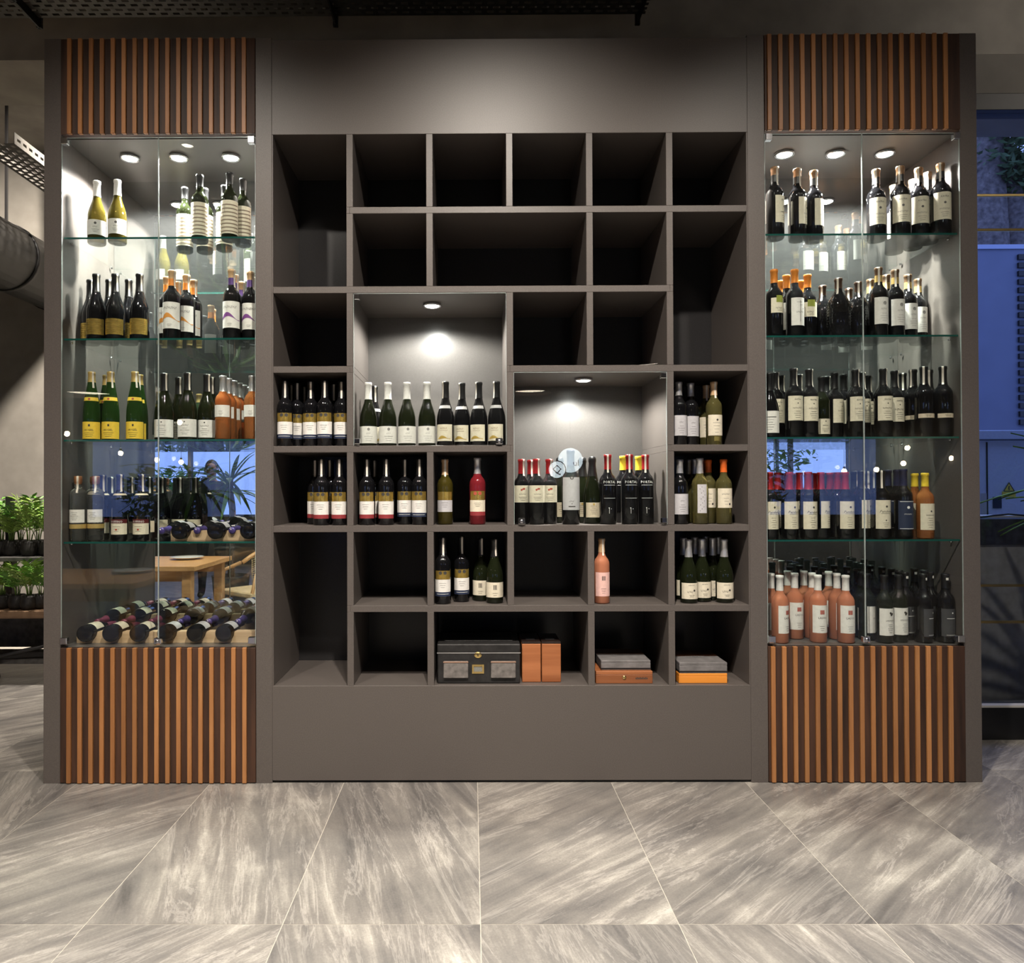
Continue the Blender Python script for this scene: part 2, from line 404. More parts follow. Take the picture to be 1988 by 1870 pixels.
def cabinet(name, label, x0, x1, ox0, ox1, lamps, off):
    cb = thing(name, label, 'cabinet', ((ox0 + ox1) / 2, 0.25, 0))
    def p(n, *a, mt=FRAME, bv=0.0012): return box(n, *a, mt, cb, bv)
    p('side_panel', ox0, x0, 0.0, 0.505, 0.0, ZT); p('side_panel', x1, ox1, 0.0, 0.505, 0.0, ZT)
    p('base_panel', x0, x1, 0.03, 0.505, 0.0, ZG0 - 0.012)
    p('deck', x0, x1, 0.010, DEP, ZG0 - 0.012, ZD, mt=FRAME_IN)
    p('head_panel', x0, x1, 0.03, 0.505, ZG1 + 0.004, ZT - 0.004, mt=FRAME_IN)
    p('back_panel', x0, x1, DEP + 0.006, 0.505, ZG0 - 0.012, ZG1 + 0.004)
    mz0, mz1 = ZD, ZG1 + 0.004
    zc = [mz0] + ZS[::-1] + [mz1]
    p('mirror', x0 + 0.001, x1 - 0.001, DEP, DEP + 0.006, mz0, mz1, mt=MIRROR, bv=0)
    slat_panel(cb, x0, x1, ZG1 + 0.012, ZT - 0.004, off); slat_panel(cb, x0, x1, 0.004, ZG0 - 0.012, off)
    for z in ZS:
        s = p('glass_shelf', x0 + 0.002, x1 - 0.002, 0.024, DEP - 0.003, z - 0.008, z, mt=SHELFGL, bv=0)
        e = box('polished_edge', x0 + 0.002, x1 - 0.002, 0.0205, 0.0238, z - 0.008, z, EDGE, None); e.parent = s
        e.location = Vector(e.location) - s.location - cb.location
        for sx in (x0, x1):
            for yy in (0.07, 0.44):
                q = MB().lathe([(0.0001, 0), (0.006, 0), (0.006, 0.008), (0.0001, 0.008)], 10).obj('shelf_pin', CHROME, cb)
                q.location = Vector((sx + (0.010 if sx == x0 else -0.010), yy, z - 0.0165)) - cb.location
    xm = (x0 + x1) / 2
    for a, b in ((x0 + 0.003, xm - 0.002), (xm + 0.002, x1 - 0.003)):
        door(cb, a, b, ZG0 + 0.002, ZG1 - 0.002)
    for x in (x0 + 0.018, x1 - 0.018):
        for z in (ZG0 + 0.02, ZG1 - 0.018):
            clamp_part('hinge_clamp', cb, x, z, 0.03, 0.03)
    lock_part(cb, xm, ZG0 + 0.018)
    for lx in lamps: puck(cb, lx, 0.20, ZG1 + 0.004, 170.0, 140)
    return cb
lampsL = [at(q, 318, 0.2).x for q in (252, 347, 448)]
lampsR = [at(q, 302, 0.2).x for q in (1523, 1622, 1718)]
cabL = cabinet('display_cabinet', 'lit glass wine cabinet with slatted wood panels beside the plant trolley', LX0, LX1, XL, GX0 - 0.0062, lampsL, 0.032)
cabR = cabinet('display_cabinet', 'lit glass wine cabinet with slatted wood panels beside the window', RX0, RX1, GX1 + 0.0062, XR, lampsR, 0.012)

# ------------------------------------------------------------------ bottles
def prof_of(kind, s=1.0):
    if kind == 'bordeaux':
        R = .0365; p = [(.0001, .004), (R * .55, .003), (R - .004, 0), (R, .005), (R, .180), (R * .97, .191), (R * .83, .204), (R * .60, .2145), (.0178, .222), (.0152, .232), (.0142, .250), (.0142, .286), (.0160, .2875), (.0160, .297), (.0148, .30), (.0001, .30)]
    elif kind == 'burgundy':
        R = .0405; p = [(.0001, .004), (R * .55, .003), (R - .004, 0), (R, .005), (R, .118), (R * .97, .137), (R * .87, .157), (R * .70, .179), (R * .53, .199), (.0172, .217), (.0153, .235), (.0146, .283), (.0162, .2845), (.0162, .294), (.0148, .297), (.0001, .297)]
    elif kind == 'flute':
        R = .0385; p = [(.0001, .004), (R * .55, .003), (R - .004, 0), (R, .005), (R, .115), (R * .96, .145), (R * .84, .185), (R * .67, .225), (.0195, .262), (.0155, .288), (.0148, .312), (.0160, .3135), (.0160, .322), (.0148, .325), (.0001, .325)]
    elif kind == 'champagne':
        R = .0435; p = [(.0001, .004), (R * .55, .003), (R - .004, 0), (R, .006), (R, .115), (R * .95, .145), (R * .78, .182), (R * .57, .218), (.0190, .25), (.0165, .272), (.0160, .290), (.0180, .294), (.0180, .304), (.0165, .313), (.0120, .318), (.0001, .319)]
    elif kind == 'decanter':
        R = .0500; p = [(.0001, .004), (R * .55, .003), (R - .006, 0), (R, .008), (R * 1.01, .12), (R * .97, .15), (R * .84, .176), (R * .62, .196), (.0190, .212), (.0155, .228), (.0150, .262), (.0172, .264), (.0172, .274), (.0150, .277), (.0001, .277)]
    elif kind == 'spirit':
        R = .0355; p = [(.0001, .004), (R * .55, .003), (R - .004, 0), (R, .005), (R, .215), (R * .96, .226), (R * .8, .234), (.0175, .241), (.0150, .25), (.0150, .268), (.0170, .2695), (.0170, .296), (.0155, .299), (.0001, .299)]
    return [(r * s, z * s) for r, z in p]
def rad_at(prof, z):
    for (r0, z0), (r1, z1) in zip(prof[3:], prof[4:]):
        if z0 <= z <= z1 and z1 > z0: return r0 + (r1 - r0) * (z - z0) / (z1 - z0)
    return prof[3][0]
def patch(prof, z0, z1, a0, a1, off, na=8, zc=None, mb=None, mi=0):
    """curved sheet over the bottle, angle 0 faces the camera side (-y)"""
    zs = [z0] + [z for r, z in prof[3:-1] if z0 < z < z1] + [z1]
    vs, fs = [], []
    for z in zs:
        r = rad_at(prof, z) + off
        for i in range(na + 1):
            a = a0 + (a1 - a0) * i / na; vs.append((r * math.sin(a), -r * math.cos(a), z))
    for j in range(len(zs) - 1):
        for i in range(na): fs.append((j * (na + 1) + i, j * (na + 1) + i + 1, (j + 1) * (na + 1) + i + 1, (j + 1) * (na + 1) + i))
    mb = mb or MB(); mb.add(vs, fs, mi, True)
    return mb
_tx = {}
def text_geo(s, font_shear=0.0):
    key = (s, font_shear)
    if key in _tx: return _tx[key]
    c = bpy.data.curves.new('t', 'FONT'); c.body = s; c.size = 1.0; c.align_x = 'CENTER'; c.resolution_u = 1; c.shear = font_shear
    o = bpy.data.objects.new('t', c); COL.objects.link(o); bpy.context.view_layer.update()
    me = bpy.data.meshes.new_from_object(o.evaluated_get(bpy.context.evaluated_depsgraph_get()))
    vs = [tuple(v.co) for v in me.vertices]; fs = [tuple(p.vertices) for p in me.polygons]
    bpy.data.objects.remove(o); bpy.data.curves.remove(c); bpy.data.meshes.remove(me)
    _tx[key] = (vs, fs)
    return vs, fs
def bend(prof, vs, off):
    out = []
    for s, z in vs:
        r = rad_at(prof, z) + off; a = s / r
        out.append((r * math.sin(a), -r * math.cos(a), z))
    return out
def print_on(mb, prof, items, off):
    """items: ('t', text, z, height, ds[, shear]) ('l', z, halfwidth, thick, ds) ('d', z, r, ds) ('w', z, amp, thick, half) ('v', z0, z1, s, half)"""
    for it in items:
        if it[0] == 't':
            vs, fs = text_geo(it[1], it[5] if len(it) > 5 else 0.0); h = it[3]
            mb.add(bend(prof, [(x * h + it[4], it[2] + y * h) for x, y, z in vs], off), fs)
        elif it[0] == 'g':
            z, h, hw, ds = it[1:5]; n = max(3, int(2 * hw / (h * .62)))
            for i in range(n):
                x0 = ds - hw + 2 * hw * i / n; w2 = 2 * hw / n * .62; k = (i * 5 + n) % 3
                mb.add(bend(prof, [(x0, z), (x0 + w2 * .34, z), (x0 + w2 * .34, z + h), (x0, z + h)], off), [(0, 1, 2, 3)])
                zz = z + h * (.5, .82, 0)[k]
                mb.add(bend(prof, [(x0, zz), (x0 + w2, zz), (x0 + w2, zz + h * .18), (x0, zz + h * .18)], off), [(0, 1, 2, 3)])
        elif it[0] == 'l':
            z, hw, th, ds = it[1:5]; n = max(4, int(hw / .0024))
            vs = [(ds - hw + 2 * hw * i / n, z + s * th / 2) for s in (-1, 1) for i in range(n + 1)]
            mb.add(bend(prof, vs, off), [(i, i + 1, n + 2 + i, n + 1 + i) for i in range(n)])
        elif it[0] == 'd':
            z, r, ds = it[1:4]; n = 12
            vs = [(ds + r * math.cos(2 * PI * i / n), z + r * math.sin(2 * PI * i / n)) for i in range(n)]
            mb.add(bend(prof, vs, off), [tuple(range(n))])
        elif it[0] == 'w':
            z, amp, th, hw = it[1:5]; n = 18; vs = []
            for s in (-1, 1):
                for i in range(n + 1):
                    x = -hw + 2 * hw * i / n; u = i / n
                    vs.append((x, z + amp * math.sin(2 * PI * u * 0.95 - 0.9) + s * th / 2 * (0.55 + 0.45 * math.cos(2 * PI * u - 2.2))))
            mb.add(bend(prof, vs, off), [(i, i + 1, n + 2 + i, n + 1 + i) for i in range(n)])
        elif it[0] == 'v':
            z0, z1, s, hw = it[1:5]
            mb.add(bend(prof, [(s - hw, z0), (s + hw, z0), (s + hw, z1), (s - hw, z1)], off), [(0, 1, 2, 3)])

INK = mat('label_ink', (0.05, 0.045, 0.04), 0.6)
G = {
    'black': mat('black_glass', (0.006, 0.006, 0.007), 0.06, spec=0.6, noise=0.2, nscale=8),
    'green': mat('dark_green_glass', (0.013, 0.017, 0.007), 0.05, spec=0.6, trans=0.3, ior=1.38),
    'flute': mat('forest_green_glass', (0.030, 0.085, 0.018), 0.05, spec=0.6, trans=0.55, ior=1.38),
    'olive': mat('olive_glass', (0.15, 0.12, 0.02), 0.04, trans=0.7, ior=1.36),
    'straw': mat('straw_glass', (0.80, 0.72, 0.26), 0.04, trans=0.92, ior=1.36),
    'rose': mat('rose_glass', (0.95, 0.36, 0.20), 0.04, trans=0.55, ior=1.36),
    'amber': mat('amber_rose_glass', (0.86, 0.31, 0.10), 0.04, trans=0.72, ior=1.36),
    'ruby': mat('ruby_rose_glass', (0.62, 0.05, 0.07), 0.04, trans=0.75, ior=1.36),
    'clear': mat('clear_glass', (0.92, 0.94, 0.92), 0.03, trans=0.95, ior=1.36),
}
def paper(n, c): return mat('paper_' + n, c, 0.65, noise=0.06, nscale=90)
def foil(n, c, r=0.35, mt=0.35): return mat('foil_' + n, c, r, mt, noise=0.08, nscale=120)
P_WHITE = paper('white', (0.78, 0.76, 0.72)); P_CREAM = paper('cream', (0.72, 0.66, 0.52)); P_GREY = paper('grey', (0.52, 0.51, 0.53))
P_YEL = paper('yellow', (0.86, 0.60, 0.06)); P_PINK = paper('pink', (0.80, 0.50, 0.45)); P_TAN = paper('tan', (0.66, 0.56, 0.42))
P_RED = paper('red', (0.27, 0.03, 0.035)); P_NAVY = paper('navy', (0.018, 0.028, 0.065)); P_DK = paper('charcoal', (0.05, 0.05, 0.055))
GOLD = mat('gold_label', (0.72, 0.50, 0.12), 0.25, 0.8, noise=0.25, nscale=60)
C_BLACK = foil('black', (0.012, 0.012, 0.013), 0.35, 0.0); C_WHITE = foil('white', (0.80, 0.78, 0.76), 0.4, 0.0); C_RED = foil('red', (0.40, 0.02, 0.025)); C_ORG = foil('orange', (0.72, 0.24, 0.035), 0.4, 0.1)
C_SILV = foil('silver', (0.62, 0.62, 0.63), 0.3, 0.7); C_GOLD = foil('gold', (0.70, 0.50, 0.18), 0.3, 0.5); C_YEL = foil('yellow', (0.85, 0.62, 0.05), 0.4, 0.0); C_TAN = foil('tan', (0.62, 0.40, 0.22), 0.4, 0.2); C_BRN = foil('brown', (0.05, 0.025, 0.015), 0.35, 0.1)
BAND = paper('tax_band', (0.72, 0.66, 0.58))
ORG = mat('orange_print', (0.72, 0.30, 0.06), 0.5); PUR = mat('purple_print', (0.20, 0.06, 0.26), 0.5); WHT = mat('white_print', (0.85, 0.84, 0.82), 0.5); REDP = mat('red_print', (0.42, 0.08, 0.05), 0.5); GLDP = mat('gold_print', (0.70, 0.48, 0.12), 0.35, 0.5)

def fine(z0, z1, n, hw=.013, ds=0): return [('l', z0 + (z1 - z0) * (i + .5) / n, hw * (0.6 + 0.4 * ((i * 7) % 3) / 2), .0011, ds) for i in range(n)]
D = math.radians
# type: shape, scale, glass, capsule (z from, material, band material), labels [(z0, z1, half angle, material, [(print material, items)])], back label?, tax band angle
T = {
 'white_burg': ('burgundy', 1.0, 'olive', (.222, C_WHITE), [(.035, .105, 82, P_WHITE, [(INK, [('d', .088, .006, .004), ('g', .068, 0.0063, 0.0108, .004)] + fine(.044, .062, 3, .016, .004))])], True, None),
 'stripe': ('bordeaux', 1.05, 'green', (.246, C_BLACK), [(.022, .168, 88, P_CREAM, [(mat('brown_stripe', (.22, .17, .12), .6), [('l', .032 + .0165 * k, .052, .0058, 0) for k in range(8)]), (P_DK, [('v', .112, .146, -.022, .012)])])], True, None),
 'gold_burg': ('burgundy', 1.04, 'black', (.215, C_BLACK), [(.022, .092, 62, GOLD, [(mat('bronze_print', (.30, .18, .05), .4, .5), [('l', .033 + .0085 * k, .034, .0018, 0) for k in range(7)])])], False, 42),
 'wave_orange': ('bordeaux', 1.08, 'black', (.232, C_ORG, C_TAN), [(.045, .158, 75, P_WHITE, [(INK, [('g', .128, 0.0095, 0.0324, 0)] + fine(.052, .066, 2, .012)), (ORG, [('w', .090, .012, .020, .046)])])], True, 60),
 'wave_purple': ('bordeaux', 1.08, 'black', (.232, mat('foil_purple', (.10, .05, .20), .35, .2), C_TAN), [(.045, .158, 75, P_WHITE, [(INK, [('g', .128, 0.0095, 0.0324, 0)] + fine(.052, .066, 2, .012)), (PUR, [('w', .090, .012, .018, .046)])])], True, 60),
 'yellow_flute': ('flute', .98, 'flute', (.275, C_GOLD), [(.006, .086, 85, P_YEL, [(INK, [('v', .064, .074, .002, .004), ('t', 'HUGEL', .043, .0135, 0)] + fine(.012, .038, 3, .024))]), (.185, .202, 80, P_YEL, [(REDP, [('d', .193, .0055, 0)])])], True, 38),
 'white_lab_burg': ('burgundy', 1.05, 'green', (.218, C_BLACK), [(.012, .090, 82, P_WHITE, [(INK, [('g', .060, 0.0063, 0.0189, 0), ('d', .078, .003, 0)] + fine(.020, .054, 4, .02))])], True, 48),
 'silver_rose': ('bordeaux', .98, 'amber', (.226, C_SILV), [(.105, .160, 70, P_WHITE, [(INK, [('g', .128, 0.0056, 0.0096, 0)] + fine(.112, .124, 2, .012))])], True, None),
 'clear_spirit': ('spirit', 1.0, 'clear', (.262, foil('copper', (.60, .28, .14), .3, .7)), [(.085, .145, 75, P_WHITE, [(INK, fine(.095, .135, 5, .018))]), (.058, .078, 180, C_GOLD, [])], False, 20),
 'chianti': ('bordeaux', 1.02, 'black', (.225, foil('navy', (.03, .035, .12), .35, .2)), [(.030, .080, 76, P_CREAM, [(REDP, [('d', .052, .0045, 0)]), (INK, fine(.040, .070, 3, .018))]), (.080, .098, 76, mat('dark_red_label', (.09, .01, .012), .5), [(WHT, [('t', 'RUFFINO', .083, .0135, 0)])]), (.206, .214, 180, P_TAN, [])], False, 45),
 'black_burg': ('burgundy', 1.0, 'black', (.215, C_BLACK), [(.030, .085, 70, P_TAN, [(INK, fine(.038, .078, 5, .02))])], False, 45),
 'cellar_burg': ('burgundy', .93, 'black', (.205, foil('wine', (.16, .03, .06), .35, .2)), [(.050, .122, 70, P_CREAM, [(INK, [('g', .09, 0.0063, 0.0189, 0)] + fine(.058, .084, 3, .02)), (REDP, [('d', .112, .004, 0)])])], False, None),
 'cellar_blue': ('burgundy', .93, 'black', (.205, foil('violet', (.07, .05, .20), .35, .2)), [(.050, .118, 70, P_GREY, [(INK, [('g', .09, 0.0063, 0.0189, 0)] + fine(.058, .084, 3, .02))])], False, 30),
 'cream_big': ('bordeaux', 1.12, 'black', (.236, C_BLACK, foil('bronze', (.30, .17, .09), .35, .4)), [(.060, .172, 66, P_CREAM, [(INK, [('t', 'KAYRA', .150, .010, 0), ('d', .128, .005, 0), ('g', .100, 0.0060, 0.0204, 0)] + fine(.068, .092, 3, .016))])], True, -30),
 'orange_cap': ('bordeaux', 1.06, 'black', (.240, C_ORG), [(.050, .170, 60, P_WHITE, [(INK, [('v', .066, .158, .0, .0011), ('l', .150, .012, .0012, -.004), ('g', .104, 0.0066, 0.0171, 0), ('l', .138, .007, .0012, .005), ('d', .122, .002, .014)])]), ], True, None),
 'orange_cap_seal': ('bordeaux', 1.06, 'black', (.240, C_ORG), [(.105, .170, 60, P_CREAM, [(INK, [('g', .122, 0.0070, 0.0150, -.004), ('l', .115, .012, .0011, 0)])]), (.150, .180, 26, mat('seal_green', (.25, .28, .04), .5), [])], True, None),
 'beaded': ('decanter', 1.0, 'black', (.228, C_BRN), [], False, -25),
 'gold_neck': ('bordeaux', 1.06, 'black', (.236, C_GOLD, foil('bronze2', (.20, .12, .07), .35, .4)), [(.050, .165, 62, P_WHITE, [(mat('grey_print', (.28, .27, .26), .6), [('d', .140, .008, .002), ('g', .112, 0.0066, 0.0142, 0)] + fine(.060, .100, 4, .018))])], True, -30),
 'kayra': ('bordeaux', 1.06, 'black', (.228, C_BLACK), [(.072, .178, 64, P_CREAM, [(INK, [('t', 'KAYRA', .160, .0088, 0), ('d', .146, .0028, 0), ('g', .122, 0.0069, 0.0206, 0)] + fine(.080, .116, 4, .017))])], True, 30),
 'kayra_half': ('bordeaux', .98, 'green', (.228, C_BLACK), [(.022, .095, 64, P_CREAM, [(INK, [('d', .083, .003, 0), ('t', 'KAYRA', .060, .009, 0)] + fine(.030, .052, 3, .017))])], True, None),
 'bar_label': ('bordeaux', 1.08, 'black', (.226, C_BLACK), [(.080, .098, 62, P_TAN, [(INK, fine(.084, .094, 2, .016))])], False, -30),
 'white_shoulder': ('burgundy', 1.0, 'black', (.215, C_BLACK), [(.020, .120, 80, P_WHITE, [(INK, [('l', .092, .030, .003, 0)] + fine(.030, .085, 5, .02))])], True, None),
 'red_cap': ('bordeaux', 1.02, 'black', (.222, C_RED), [(.045, .168, 66, P_CREAM, [(INK, [('d', .142, .0048, .003), ('t', 'Pendore', .116, .0155, 0, .35), ('l', .112, .020, .0011, 0)] + fine(.050, .100, 5, .014))])], True, 60),
 'black_cap': ('bordeaux', 1.04, 'black', (.222, C_BLACK), [(.045, .170, 66, P_CREAM, [(INK, [('d', .142, .0048, .003), ('t', 'Pendore', .116, .0155, 0, .35), ('l', .112, .020, .0011, 0), ('d', .082, .003, 0)] + fine(.050, .075, 3, .014))])], True, -20),
 'navy_label': ('bordeaux', 1.06, 'black', (.228, foil('midnight', (.02, .025, .07), .3, .2)), [(.040, .165, 62, P_NAVY, [(WHT, [('l', .160, .034, .002, 0), ('d', .135, .006, 0), ('g', .104, 0.0049, 0.0168, 0), ('l', .044, .034, .002, 0)])])], False, None),
 'gold_cap_rose': ('bordeaux', 1.0, 'amber', (.238, C_YEL), [(.040, .160, 66, P_CREAM, [(INK, [('d', .125, .004, .003), ('l', .108, .02, .0014, 0)] + fine(.048, .098, 5, .015))])], True, None),
 'lasos': ('bordeaux', 1.02, 'rose', (.232, C_WHITE), [(.045, .168, 66, P_WHITE, [(REDP, [('v', .128, .147, s, .0021) for s in (-.0075, -.0025, .0025, .0075)]), (INK, [('t', 'LASOS', .108, .0125, 0)] + fine(.052, .080, 3, .012))])], True, None),
 'grape_label': ('bordeaux', 1.02, 'green', (.236, C_BLACK), [(.035, .155, 66, P_WHITE, [(INK, [('d', .135, .005, .004), ('d', .131, .005, .012), ('d', .127, .005, .008), ('g', .098, 0.0063, 0.0216, .006)] + fine(.045, .088, 5, .013, .004))])], True, None),
 'dark_peak': ('bordeaux', 1.04, 'black', (.236, C_BLACK), [(.030, .150, 60, P_DK, [(WHT, [('l', .108, .018, .0022, 0), ('d', .132, .0035, .006), ('l', .036, .02, .0015, 0)])]), (.272, .283, 22, P_WHITE, [])], False, None),
 'gold_white': ('bordeaux', 1.0, 'black', (.228, C_BLACK), [(.055, .112, 68, P_WHITE, [(INK, fine(.072, .100, 3, .016))]), (.112, .152, 60, GOLD, [(INK, [('d', .142, .008, -.011), ('d', .142, .008, .011)] )]), (.036, .055, 68, P_NAVY, [(WHT, [('l', .046, .030, .0016, 0)])])], False, 8),
 'gold_red': ('bordeaux', 1.0, 'black', (.228, C_BLACK), [(.048, .108, 68, P_WHITE, [(INK, fine(.068, .098, 3, .016))]), (.108, .150, 60, GOLD, [(INK, [('d', .140, .008, -.011), ('d', .140, .008, .011)])]), (.030, .048, 68, P_RED, [])], False, 8),
 'gold_olive': ('bordeaux', 1.0, 'olive', (.228, C_TAN), [(.058, .112, 66, P_GREY, [(INK, fine(.075, .105, 3, .016))]), (.112, .150, 58, GOLD, [])], False, 5),
 'gold_ruby': ('bordeaux', 1.02, 'ruby', (.228, C_SILV), [(.058, .110, 66, P_CREAM, [(INK, fine(.078, .100, 3, .016))]), (.110, .150, 58, GOLD, [(REDP, [('d', .140, .008, -.011), ('d', .140, .008, .011)])]), (.040, .058, 66, P_RED, [])], False, None),
 'white_cap': ('burgundy', 1.0, 'green', (.218, C_WHITE), [(.014, .092, 84, P_WHITE, [(mat('grey_print', (0, 0, 0)), [('d', .078, .0065, .004), ('g', .056, 0.0060, 0.0102, .004)] + fine(.022, .050, 3, .02, .004))])], False, None),
 'landscape': ('burgundy', 1.0, 'black', (.222, C_BLACK), [(.022, .098, 58, P_CREAM, [(mat('brown_print', (.25, .13, .05), .6), [('g', .076, 0.0077, 0.0165, 0), ('l', .070, .018, .001, 0)]), (GLDP, [('w', .036, .004, .014, .030)])]), (.172, .186, 62, P_GREY, [])], False, -35),
 'bird': ('bordeaux', 1.0, 'black', (.232, C_RED), [(.100, .178, 72, P_CREAM, [(REDP, [('l', .160, .010, .004, 0), ('l', .164, .006, .004, .005), ('d', .157, .004, -.006)]), (INK, [('g', .135, 0.0056, 0.0168, 0)] + fine(.106, .128, 3, .02))])], False, 30),
 'champagne': ('champagne', .98, 'green', (.225, C_BLACK), [(.030, .100, 52, P_TAN, [(INK, fine(.042, .088, 5, .018)), (GLDP, [('d', .092, .005, 0)])])], False, None),
 'grey_label': ('bordeaux', 1.13, 'black', (.236, foil('slate', (.06, .07, .13), .3, .3)), [(.058, .190, 66, P_GREY, [(INK, [('g', .090, 0.0056, 0.0096, 0), ('d', .083, .002, 0), ('l', .072, .014, .004, 0), ('d', .188, .008, 0)])])], False, None),
 'portal': ('bordeaux', 1.06, 'black', (.236, C_RED), [(.178, .1785, 1, P_DK, [(WHT, [('t', 'PORTAL', .176, .0155, 0), ('l', .168, .026, .0014, 0), ('l', .112, .026, .0012, 0), ('d', .070, .0022, -.004), ('d', .066, .0016, .006), ('v', .046, .068, -.003, .0007)])])], False, -12),
 'portal_yellow': ('bordeaux', 1.06, 'black', (.236, C_YEL), [(.178, .1785, 1, P_DK, [(WHT, [('t', 'PORTAL', .176, .0155, 0), ('l', .168, .026, .0014, 0)])])], False, None),
 'silver_paper': ('bordeaux', .98, 'black', (.236, C_SILV), [(.045, .140, 66, P_GREY, [(INK, [('g', .105, 0.0056, 0.0096, 0)] + fine(.052, .095, 4, .016))])], False, None),
 'star_straw': ('bordeaux', .98, 'straw', (.236, C_TAN), [(.045, .142, 64, P_CREAM, [(INK, [('d', .118, .005, .003), ('l', .104, .018, .0012, 0)] + fine(.052, .098, 3, .015))])], True, 5),
 'speckled': ('bordeaux', 1.0, 'straw', (.230, C_SILV), [(.050, .180, 34, P_GREY, [(INK, [('d', .06 + .009 * k, .0018, ((k * 37) % 11 - 5) * .0022) for k in range(13)])])], False, None),
 'orange_top': ('bordeaux', .98, 'straw', (.240, foil('vermilion', (.75, .14, .02), .4, .1)), [(.075, .165, 64, P_CREAM, [(INK, [('g', .135, 0.0070, 0.0180, -.002), ('d', .092, .005, .016)] + fine(.085, .125, 3, .012))])], True, None),
 'silver_burg': ('burgundy', .97, 'green', (.214, C_SILV), [(.020, .095, 72, P_CREAM, [(INK, [('g', .082, 0.0049, 0.0147, 0), ('g', .050, 0.0084, 0.0144, -.006), ('d', .060, .005, .012)] + fine(.028, .042, 2, .016))])], True, None),
 'trio_burg': ('burgundy', .98, 'green', (.214, C_BLACK), [(.028, .098, 74, P_CREAM, [(INK, [('v', .064, .086, s, .0018) for s in (-.006, 0, .006)] + fine(.034, .052, 2, .014))])], False, 20),
 'trio_rose': ('bordeaux', .98, 'rose', (.236, C_TAN), [(.035, .145, 62, P_PINK, [(INK, [('v', .108, .128, s, .0018) for s in (-.006, 0, .006)] + fine(.045, .075, 3, .012))])], False, 10),
}
_proto = {}
def proto(tn):
    if tn in _proto: return _proto[tn]
    shape, s, g, cap, labs, back, band = T[tn]
    prof = prof_of(shape, s); R = max(r for r, z in prof); H = prof[-1][1]
    body = MB().lathe(prof, 22)
    parts = []
    if tn == 'beaded':
        bm = MB()
        for j in range(13):
            z = .012 + j * .0125; r = rad_at(prof, z) + .0005; n = 26
            for i in range(n):
                a = 2 * PI * (i + .5 * (j % 2)) / n; x, y = r * math.cos(a), r * math.sin(a); q = .0042
                u = Vector((-math.sin(a), math.cos(a), 0)) * q; o = Vector((math.cos(a), math.sin(a), 0)); p = Vector((x, y, z))
                bm.add([p + u, p + Vector((0, 0, q)), p - u, p - Vector((0, 0, q)), p + o * .0032], [(0, 1, 4), (1, 2, 4), (2, 3, 4), (3, 0, 4)], 0, True)
        parts.append(('beading', bm.mesh('beading', G['black']), [], {'kind': 'stuff'}))
    cz = cap[0] * s
    cp = [(r + .0009, z) for r, z in prof if z > cz]
    cp = [(rad_at(prof, cz) + .0009, cz)] + cp[:-1] + [(.0001, H + .0008)]
    cm = MB()
    if len(cap) > 2:
        zm = H - (H - cz) * .55
        lo = [p for p in cp if p[1] < zm] + [(rad_at(prof, zm) + .0009, zm)]; hi = [(rad_at(prof, zm) + .0009, zm)] + [p for p in cp if p[1] >= zm]
        cm.lathe(lo, 18, mi=0); cm.lathe(hi, 18, mi=1); parts.append(('capsule', cm.mesh('capsule', [cap[1], cap[2]]), [], {}))
    else:
        cm.lathe(cp, 18); parts.append(('capsule', cm.mesh('capsule', cap[1]), [], {}))
    for k, (z0, z1, ha, mt, prints) in enumerate(labs):
        na = 24 if ha > 100 else 10
        off = .0006 + .0004 * (k % 2)
        lm = patch(prof, z0 * s, z1 * s, -D(ha), D(ha), off, na).mesh('label', mt)
        subs = []
        for pm, items in prints:
            pb = MB(); sc_items = []
            for it in items:
                it = list(it)
                if it[0] == 't': it[2] *= s; it[3] *= s; it[4] *= s
                else:
                    for q in range(1, len(it)): it[q] *= s
                sc_items.append(tuple(it))
            print_on(pb, prof, sc_items, off + .0005); subs.append(('label_print', pb.mesh('label_print', pm)))
        parts.append(('label', lm, subs, {}))
    if back:
        z0, z1 = labs[0][0] * s, labs[0][1] * s
        bmh = patch(prof, z0 + (z1 - z0) * .05, z1 - (z1 - z0) * .1, PI - D(48), PI + D(48), .0006, 8).mesh('back_label', P_WHITE)
        parts.append(('back_label', bmh, [], {}))
    if band is not None:
        a = D(band); w_ = .0043
        zt = H - .001; zb = H - .078 * s
        zs = [zb] + [z for r, z in prof if zb < z < zt] + [zt]
        vs, fs = [], []
        for z in zs:
            r = rad_at(prof, z) + .0016
            for q in (-1, 1): vs.append((r * math.sin(a + q * w_ / r), -r * math.cos(a + q * w_ / r), z))
        vs += [(vs[-2][0] * .25, vs[-2][1] * .25, H + .0018), (vs[-1][0] * .25, vs[-1][1] * .25, H + .0018)]
        for i in range(len(vs) // 2 - 1): fs.append((2 * i, 2 * i + 1, 2 * i + 3, 2 * i + 2))
        parts.append(('tax_band', MB().add(vs, fs, 0, True).mesh('tax_band', BAND), [], {}))
    _proto[tn] = (body.mesh('wine_bottle', G[g]), parts, R + (.004 if tn == 'beaded' else 0), H)
    return _proto[tn]
def make_bottle(tn, loc, rot, label, group, name='wine_bottle'):
    me, parts, R, H = proto(tn)
    o = put(name, me); o.location = loc; o.rotation_euler = rot
    tag(o, label, 'bottle', group)
    for pn, pm, subs, props in parts:
        c = put(pn, pm, o)
        for k, v in props.items(): c[k] = v
        for sn, sm in subs: put(sn, sm, c)
    return o

